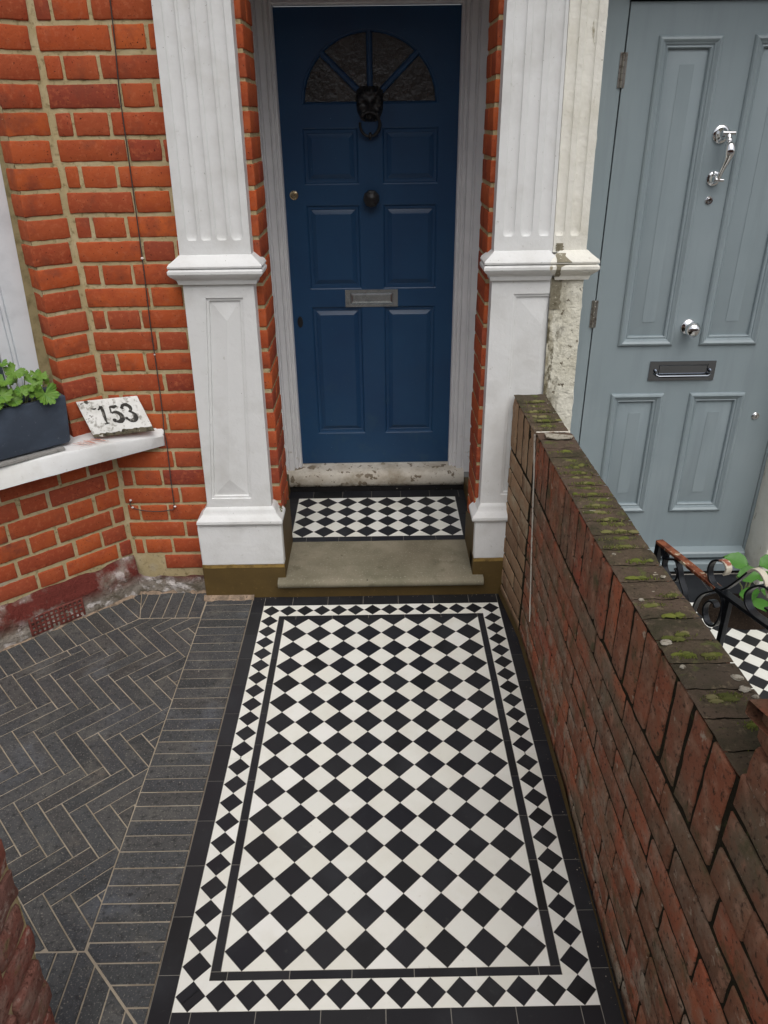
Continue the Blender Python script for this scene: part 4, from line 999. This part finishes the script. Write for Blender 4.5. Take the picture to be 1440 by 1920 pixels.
for x, z, k_ in ((1.192, 1.541, .014), (1.536, .722, .0155)):
    c_ = MB(); c_.lathe((x, YG, z), (0, -1, 0), [(0, k_), (.003, k_), (.005, k_*.85), (.0045, k_*.62), (.008, k_*.55), (.0082, .001)], 24); c_.cur = 1; c_.box(x-.0012, x+.0012, YG-.0086, YG-.008, z-.005, z+.005); c_.build('cylinder_lock', ['chrome', 'darkhole'], gdo, smooth=30)
lb = MB(); LR = (1.072, 1.332, .878, .956)
face_with_holes(lb, GM, *LR, [(1.106, 1.302, .896, .944)], .005); lb.rings(GM, LR, [(0, 0), (0, .005)], cap=None)
lb.rings(GM, (1.106, 1.302, .896, .944), [(0, .005), (.0015, .001), (.004, .001), (.006, .004)])
lb.tube([GM(1.095, .905, .012), GM(1.108, .899, .020), GM(1.300, .899, .020), GM(1.312, .905, .012)], .0045, 10)
for x in (1.096, 1.311): lb.lathe(GM(x, .918, .004), (0, -1, 0), [(0, .008), (.006, .0075), (.012, .005), (.016, .004)], 12)
lb.build('letter_plate', 'darkchrome', gdo, smooth=30)
# masonry right of the door
ms = MB(); n_ = 60
ms.grid([[(1.628+.004*mnoise.noise(Vector((z*20, 0, 0))), YG, z), (1.625+.006*mnoise.noise(Vector((z*20, 0, 0))), .205, z), (1.635+.004*mnoise.noise(Vector((z*30, 2, 0))), .19, z), (1.68, .19, z), (1.69, .195, z), (1.70, .215, z), (1.715, .215, z), (1.725, .19, z), (1.95, .19, z)] for z in [2.6*i/n_ for i in range(n_+1)]])
ms.build('pilaster', 'white_worn', nh, smooth=40)
nw = MB(); nw.box(.60, 2.6, .05, .45, 2.42, 2.9); nw.box(.60, 2.6, .2, .45, 2.262, 2.42); nw.build('entablature', 'white_worn', nh)
nu = MB(); nu.box(1.95, 3.2, .2, .5, 0, 2.42); nu.build('wall', 'brickfar', nh)

# ------------------------------------------------------------------ garden wall between the two paths
gw = thing('garden_wall', 'low mossy red brick garden wall with upright coping bricks beside the tiled path', 'wall', (.6, -.8, 0))
def interp(x, T_):
    T_ = sorted(T_)
    if x <= T_[0][0]: return T_[0][1]
    for (a, b), (c, d) in zip(T_, T_[1:]):
        if x <= c: return b+(d-b)*(x-a)/(c-a)
    return T_[-1][1]
ZTOP = [(-2.4, .935), (-1.7, .923), (-1.5, .913), (-1.1, .888), (-.6, .868), (-.3, .856), (-.125, .851), (-.115, .846), (.185, .884)]
def GW(a, b, c):
    """a: distance towards the street (-Y), b: nominal height of .85, c: outward to the left"""
    y = -a; zt = interp(y, ZTOP); t = b/.85
    xf = interp(y, [(-.14, .5475), (-.11, .5435), (.2, .514)])+.004*math.sin(a*2.1+b*3)-.004
    xr = interp(y, [(-1.7, .668), (-.1, .664), (.185, .634)])
    sag = .004*mnoise.noise(Vector((a*2.5, b*2, 0)))
    return Vector((xf-c+.0, y, zt*t+sag*min(1, t*2)))
WD = .118
wa, ws_, wt, wm = MB(), MB(), MB(), MB()
zsold = .636; cs = .0732; jg = .0095
def course_bricks(a_start, a_end, mb, far):
    k = 0; z = zsold-.004
    while z > 0:
        z0_, z1_ = z-cs+jg, z
        a = (1.093 if k % 2 else .995)-.2485*6+random.uniform(-.006, .006)
        while a < a_end:
            e1, e2 = random.uniform(.003, .006), random.uniform(.003, .006)
            p, q = max(a+e1, a_start+.002), min(a+.2485-e2, a_end-.002)
            if q-p > .02: mb.brick(GW, p, q, max(z0_, .0), z1_, -.05, random.uniform(-.0008, .0012), r=.0028, j=.0012, nz=.0013, step=.025)
            a += .2485
        z -= cs; k += 1
course_bricks(.124, 2.35, wa, False); course_bricks(-.19, .108, ws_, True)
for q_ in range(3):
    for r_ in range(4): wa.brick(GW, 1.712+(r_*.225 if q_ % 2 else r_*.225-.11 if r_ else 0), min(2.4, 1.94+r_*.225-(0 if q_ % 2 else .11)), .645+q_*.0732, .645+q_*.0732+.0635, -.05, random.uniform(-.002, .003), r=.005, j=.002, nz=.002, step=.028)
a = .124; pit = .0805
while a < 1.69:
    wj = (.168-.124) if a < .13 else pit+random.uniform(-.002, .002)
    if a+wj > 1.69: wj = 1.702-a
    c1_ = random.uniform(-.001, .0015)
    wa.brick(GW, a+.0065, a+wj-.0065, zsold+.010, .838, -WD-random.uniform(0, .004), c1_, r=.0035, j=.0018, nz=.002, step=.03); a += wj
a = -.19
while a < .10:
    ws_.brick(GW, a+.0065, a+.068, zsold+.009, .838, -.108, random.uniform(-.002, .003), r=.0045, j=.002, nz=.002, step=.03); a += .0745
wa.build('brickwork', 'gw_brick', gw, smooth=60); ws_.build('stained_brickwork', 'gw_stained', gw, smooth=60, label='older brown lime stained brickwork next to the house')
# weathered tops of the coping bricks, a thin crust following each brick
a = -.19
while a < 1.71:
    wj = .0775 if a > .12 else .0745
    nA, nC = 4, 7; rows = []
    for i in range(nA+1):
        aa = a+.002+(min(wj, 1.712-a)-.003)*i/nA; rr = []
        for j_ in range(nC+1):
            cc = .001-(WD+.002)*j_/nC; edge_ = (i in (0, nA)) or (j_ in (0, nC))
            hh = .8475+.0045*mnoise.noise(Vector((aa*40, cc*40, 2)))-(.0035 if edge_ else 0)+.002
            rr.append(GW(aa, hh, cc+.0012*mnoise.noise(Vector((aa*90, j_, 4)))))
        rows.append(rr)
    wt.grid(rows); a += wj
wt.build('coping_top', 'gw_top', gw, smooth=60)
N1 = 90
wm.grid([[GW(lerp(-.185, 2.4, i/N1), b_, -.0032+.0022*mnoise.noise(Vector((i*.9, b_*60, 0)))) for i in range(N1+1)] for b_ in [.838*k/40 for k in range(41)]])
wm.grid([[GW(lerp(-.185, 2.4, i/N1), .841, c_) for i in range(N1+1)] for c_ in (-.0085, -WD+.01)])
wm.grid([[GW(lerp(-.185, 2.4, i/N1), b_, -WD+.008) for i in range(N1+1)] for b_ in (0, .835)])
wm.build('mortar', 'gw_mortar', gw, smooth=60)
wl = MB(); rws = []
for i in range(60):
    t = i/59; a_ = lerp(.120, .285, t**1.25)+.003*mnoise.noise(Vector((t*22, 5, 0))); b_ = lerp(.846, .175, t); w_ = (.0085-.003*t)+.006*mnoise.noise(Vector((t*26, 0, 0))) if t < .97 else .001
    rws.append([GW(a_-w_, b_, .0035), GW(a_-w_*.3, b_, .0065+.001*mnoise.noise(Vector((t*90, 1, 0)))), GW(a_+w_, b_, .0035)])
wl.grid(rws)
wl.grid([[GW(.114+.004*mnoise.noise(Vector((i*.6, 0, 3))), .8505, -.001-.117*i/14), GW(.118, .8545, -.001-.117*i/14), GW(.123+.003*mnoise.noise(Vector((i*.8, 4, 3))), .8505, -.001-.117*i/14)] for i in range(15)])
wl.build('white_joint', 'whiteline', gw, smooth=60)
# brown paint run along the foot of the wall
bp = MB(); N1 = 70
bp.grid([[GW(lerp(-.185, 1.60, i/N1), b_ if b_ < .02 else max(.01, (.034 if i < 44 else .034*max(0, (56-i)/12)))+.006*mnoise.noise(Vector((i*.5, 0, 0))), .009 if b_ < .02 else .0075) for i in range(N1+1)] for b_ in (-.01, .015, .03)])
bp.build('paint_skirting', 'brown', gw, smooth=60)
# loose mortar flake and moss on top
fl = MB(); fl.prism([GW(.150, .858, -.020), GW(.190, .859, -.018), GW(.205, .859, -.05), (GW(.200, .859, -.10)), GW(.178, .858, -.112), GW(.163, .858, -.07)], (0, 0, -.004)); fl.build('mortar_flake', 'lichen', gw)
mo1, mo2 = MB(), MB()
def mat_patch(mb, a, c, ra, rc):
    ro = random.uniform(0, 9); rings_ = []
    for k_, hz in ((1, 0), (.8, .55), (.5, .9), (.15, 1)):
        rg = []
        for q in range(14):
            t = 2*math.pi*q/14; rr = k_*(1+.5*mnoise.noise(Vector((math.cos(t)*2+ro, math.sin(t)*2, k_))))
            rg.append(GW(a+math.cos(t)*ra*rr, .8495+hz*.0045+.0012*mnoise.noise(Vector((t*3, ro, k_*9))), min(-.002, max(-.117, c+math.sin(t)*rc*rr))))
        rings_.append(rg)
    mb.loft(rings_, False, True)
def tuft(mb, a, c, s):
    base_ = GW(a, .8500, c); h_ = s*random.uniform(.7, 1.3); n_ = 5; tip = base_+Vector((random.uniform(-.4, .4)*s, random.uniform(-.4, .4)*s, h_))
    r_ = s*random.uniform(.5, .9); ro = random.uniform(0, 6)
    ring = [base_+Vector((math.cos(ro+k*2*math.pi/n_)*r_, math.sin(ro+k*2*math.pi/n_)*r_, -.002)) for k in range(n_)]
    mid_ = [p.lerp(tip, .55)+(p-base_)*.25 for p in ring]
    mb.loft([ring, mid_, [tip+(p-base_)*.12 for p in ring]], False, True)
for (a0_, c0_, la, lc, cnt, mb_) in [(.30, -.05, .02, .03, 60, mo2), (.62, -.05, .05, .04, 130, mo1), (.70, -.06, .05, .04, 120, mo1), (.78, -.05, .03, .04, 80, mo1), (.85, -.065, .04, .04, 120, mo1), (.93, -.05, .04, .04, 120, mo1), (1.02, -.07, .02, .03, 50, mo2),
        (.46, -.05, .05, .04, 120, mo1), (.54, -.06, .05, .04, 110, mo1), (.40, -.07, .03, .03, 50, mo1), (1.10, -.05, .018, .025, 45, mo2), (1.18, -.085, .012, .02, 28, mo1), (1.22, -.04, .012, .03, 45, mo1), (1.26, -.07, .014, .02, 36, mo2), (1.33, -.06, .010, .016, 24, mo1), (1.345, -.04, .006, .02, 20, mo1),
        (1.40, -.035, .014, .018, 50, mo2), (1.405, -.08, .008, .02, 26, mo1), (1.525, -.06, .012, .030, 80, mo1), (1.535, -.045, .010, .022, 50, mo1), (1.60, -.075, .014, .024, 60, mo2), (1.625, -.095, .010, .012, 26, mo2), (1.665, -.07, .012, .022, 44, mo2),
        (-.02, -.05, .05, .04, 120, mo1), (.05, -.06, .04, .04, 90, mo1), (-.10, -.06, .05, .04, 100, mo1)]:
    jl = [a0_] if la < .03 else [a0_-.022, a0_+.018]
    for aj in jl:
        for _ in range(3): mat_patch(mb_, aj+random.uniform(-.004, .004), max(-.105, min(-.012, c0_+random.gauss(0, lc*.5))), random.uniform(.003, .007), random.uniform(.007, .016))
        for _ in range(int(cnt*2.2/len(jl))): tuft(mb_, aj+random.gauss(0, .0055), max(-.114, min(-.005, c0_+random.gauss(0, lc*.55))), random.uniform(.0010, .0030))
mo1.build('moss', 'moss', gw, smooth=60); mo2.build('moss', 'moss_bright', gw, smooth=60)
li = MB()
for (a_, c_, r_) in ((1.475, -.100, .011), (1.508, -.098, .010), (1.53, -.108, .006), (1.36, -.012, .012), (1.20, -.018, .006), (1.44, -.015, .006), (.99, -.02, .005), (1.10, -.1, .006)):
    for q in range(1):
        ring = []
        for k in range(16):
            t = 2*math.pi*k/16; rr = r_*(1+.45*mnoise.noise(Vector((math.cos(t)*1.7+a_*50, math.sin(t)*1.7, 0)))); ring.append((a_+math.cos(t)*rr*.8, c_+math.sin(t)*rr))
        ring = [(p, min(q_, -.002)) for p, q_ in ring]
        li.loft([[GW(p, .8505, q_) for p, q_ in ring], [GW(lerp(a_, p, .8), .8530, lerp(c_, q_, .8)) for p, q_ in ring]], False, True)
li.build('lichen', 'lichen', gw, smooth=40)

# gate piers at the street end
pr = thing('gate_pier', 'dark red brick gate pier rising at the street end of the garden wall', 'pier', (.66, -1.9, 0))
PR = lambda a, b, c: Vector((.540-c, -1.722-a, b))
pb = MB(); z = .93; k = 0
while z < 1.5:
    q = [0, .105, .33] if k % 2 else [0, .215, .33]
    for a_, b_ in zip(q, q[1:]): pb.brick(PR, a_+.004, b_-.005, z+.005, z+.07, -.20, .004*random.uniform(-1, 1), r=.007, j=.002, nz=.0025)
    z += .078; k += 1
pb.brick(lambda a, b, c: Vector((.522+c, -1.708-a*.9, 1.043+b+a*.25)), 0, .16, 0, .03, 0, .12, r=.006)
pb.build('brickwork', 'gw_brick', pr, smooth=60); pmo = MB(); pmo.box(.55, .74, -2.04, -1.728, .925, 1.5); pmo.build('mortar', 'gw_mortar', pr)
pL = thing('gate_pier', 'rough red brick gate pier beside the charcoal paving', 'pier', (-.75, -1.9, 0))
def PLM(a, b, c):
    lean = (b-.5)*.075
    return Vector((-.6475+c+(b-.2)*.045+.006*mnoise.noise(Vector((a*4, b*5, 1))), -1.668-a+.010*mnoise.noise(Vector((b*7, 2, 2))), b))
pb = MB(); z = .0; k = 0
while z < 1.0:
    q = [0, .105, .33, .55] if k % 2 else [0, .215, .33, .55]; e_ = random.uniform(-.006, .008)
    for i, (a_, b_) in enumerate(zip(q, q[1:])): pb.brick(PLM, a_+.005+(e_ if i == 0 else 0), b_-.005, z+.005, z+.072, -.24, random.uniform(-.004, .004), r=.008, j=.002, nz=.003)
    z += .078; k += 1
pb.build('brickwork', 'pier_brick', pL, smooth=60)
pmo = MB(); pmo.grid([[PLM(.004+i*.09, b_, -.010) for i in range(6)] for b_ in [k*.05 for k in range(21)]]); pmo.grid([[PLM(.008, b_, -.008-i*.05) for i in range(5)] for b_ in [k*.05 for k in range(21)]]); pmo.build('mortar', 'mortar', pL)

# ------------------------------------------------------------------ wrought iron gate on the neighbour's path
gt = thing('garden_gate', 'old black wrought iron scroll gate with rusted top rail behind the garden wall', 'gate', (.896, -.451, 0))
P0 = Vector((.896, -.451, 0)); GD = Vector((.303, -.953, 0)).normalized(); GS = Vector((.953, .303, 0)).normalized()
GG = lambda t, z: P0+GD*t+Vector((0, 0, z))
def rib(pts, w_, t_, name, mt, k=6):
    b_ = MB(); b_.ribbon(smoothpath([GG(*p) for p in pts], k), GS, w_, t_); return b_.build(name, mt, gt, smooth=35, bevel=.0012)
rib([(-.004, .602), (.09, .600), (.18, .597), (.272, .594)], .026, .010, 'top_rail', 'rust')
rib([(.272, .593), (.37, .596), (.47, .599), (.62, .603)], .026, .012, 'top_rail', 'railiron')
rib([(.300, .602), (.262, .597), (.240, .609), (.229, .632), (.233, .660), (.250, .678), (.263, .683)], .020, .006, 'scroll', 'railiron')
rib([(.262, .684), (.280, .687), (.293, .678), (.294, .664), (.288, .650)], .021, .006, 'scroll_end', 'peel')
rib([(.290, .600), (.315, .628), (.345, .672), (.366, .706)], .018, .006, 'scroll', 'railiron')
rib([(.366, .706), (.382, .724), (.402, .728), (.420, .720), (.434, .704), (.450, .675)], .019, .006, 'scroll_end', 'peel')
def spiral(ct, cz, r0, a0, turns, k_=.62, n_=26): return [(ct+math.cos(R(a0)+turns*2*math.pi*i/n_)*r0*(1-(1-k_)*i/n_), cz+math.sin(R(a0)+turns*2*math.pi*i/n_)*r0*(1-(1-k_)*i/n_)) for i in range(n_+1)]
rib([(.272, .592), (.300, .578), (.309, .545), (.304, .500), (.290, .474), (.266, .468), (.248, .486), (.243, .515), (.256, .540), (.274, .546), (.286, .536)], .020, .006, 'scroll', 'railiron')
rib([(.47, .598), (.435, .600), (.402, .606), (.383, .624), (.380, .650), (.400, .680), (.430, .700), (.465, .695), (.48, .67), (.47, .648), (.45, .645)], .024, .006, 'scroll', 'railiron')
rib([(.02, .596), (.035, .565), (.060, .572), (.088, .586), (.108, .568), (.125, .535), (.150, .505), (.170, .46)], .020, .006, 'scroll', 'railiron')
rib([(.045, .595), (.040, .560), (.045, .53), (.075, .51), (.105, .52), (.112, .545), (.095, .56)], .020, .007, 'scroll', 'railiron')
rib([(.272, .588), (.225, .545), (.205, .50), (.198, .44)], .018, .006, 'scroll', 'railiron')
for t in (.322, .62): rib([(t, .60), (t+.002, .40), (t, .12)], .016, .016, 'upright', 'railiron', 3)
rib([(.0, .605), (.0, .40), (.0, .12)], .018, .018, 'upright', 'railiron', 3)
rib([(-.01, .16), (.3, .16), (.63, .16)], .020, .010, 'bottom_rail', 'railiron', 3)

# leafy plant at the neighbour's doorstep
npn = thing('shrub', 'small broad leaved green plant growing from dark soil by the neighbouring doorstep', 'plant', (1.47, .0, 0))
so_ = MB(); so_.grid([[Vector((1.47+math.cos(t)*r_*.17, .01+math.sin(t)*r_*.13, .05*(1-r_**2)+.012*mnoise.noise(Vector((math.cos(t)*r_*5, math.sin(t)*r_*5, 0)))+.001)) for t in [2*math.pi*i/24 for i in range(25)]] for r_ in (0.01, .3, .6, .85, 1.02)]); so_.build('soil', 'soil', npn, smooth=60)
def oval(mb, c, L_, W_, d_, n__, bend=.25):
    c = Vector(c); d_ = Vector(d_).normalized(); n__ = Vector(n__).normalized(); s_ = d_.cross(n__).normalized(); rows = []
    for i in range(11):
        t = i/10; wd = W_*math.sin(math.pi*t**.8)*(1+.06*math.sin(t*40)); rows.append([c+d_*L_*t+s_*wd*q/2*1.0+n__*(bend*L_*(t-t*t*1.4)+abs(q)*W_*.10-.0*q) for q in (-1, -.5, 0, .5, 1)])
    mb.grid(rows)
LVS = [((1.40, -.04, .20), .12, .085, (.8, -.3, .3), (-.1, -.5, .8)), ((1.46, .0, .22), .13, .09, (-.7, .2, .25), (0, -.5, .85)), ((1.45, -.06, .16), .12, .085, (-.3, -.9, -.1), (-.5, -.3, .8)), ((1.47, -.03, .20), .11, .08, (.5, -.6, .1), (0, -.3, .9)), ((1.50, .0, .22), .12, .085, (.9, .1, .2), (.1, -.4, .9)), ((1.46, -.08, .12), .11, .08, (.2, -.9, .0), (0, -.4, .9)), ((1.50, -.05, .14), .11, .08, (.8, -.6, 0), (.2, -.4, .9))]
for c_, L_, W_, d_, n__ in LVS:
    lf = MB(); oval(lf, c_, L_*.8, W_*.85, d_, n__); lf.build('leaf', 'bigleaf', npn, smooth=70)
stm = MB()
for c_, L_, W_, d_, n__ in LVS: stm.tube([(1.47, .0, .03), Vector((1.47, -.01, .1)).lerp(Vector(c_), .4), c_], [.004, .003, .002], 6)
stm.build('stem', 'stem', npn, smooth=60)

# ------------------------------------------------------------------ terrace across the street (seen in reflections, shades the horizon)
op = thing('terraced_house', 'plain brick terrace across the street', 'house', (0, -17, 0))
ow_ = MB(); ow_.box(-30, 30, -24, -17, 0, 6.5); ow_.build('wall', 'brickfar', op)
rf = MB(); rf.prism([(-30, -16.8, 6.5), (-30, -24.2, 6.5), (-30, -20.5, 9.2)], (60, 0, 0)); rf.build('roof', 'paver', op)
for i in range(-7, 8):
    for z in (.9, 4.0):
        wq = MB(); wq.box(i*3.6-.7, i*3.6+.7, -16.99, -16.9, z, z+1.7); wq.build('window', 'farglass', op)
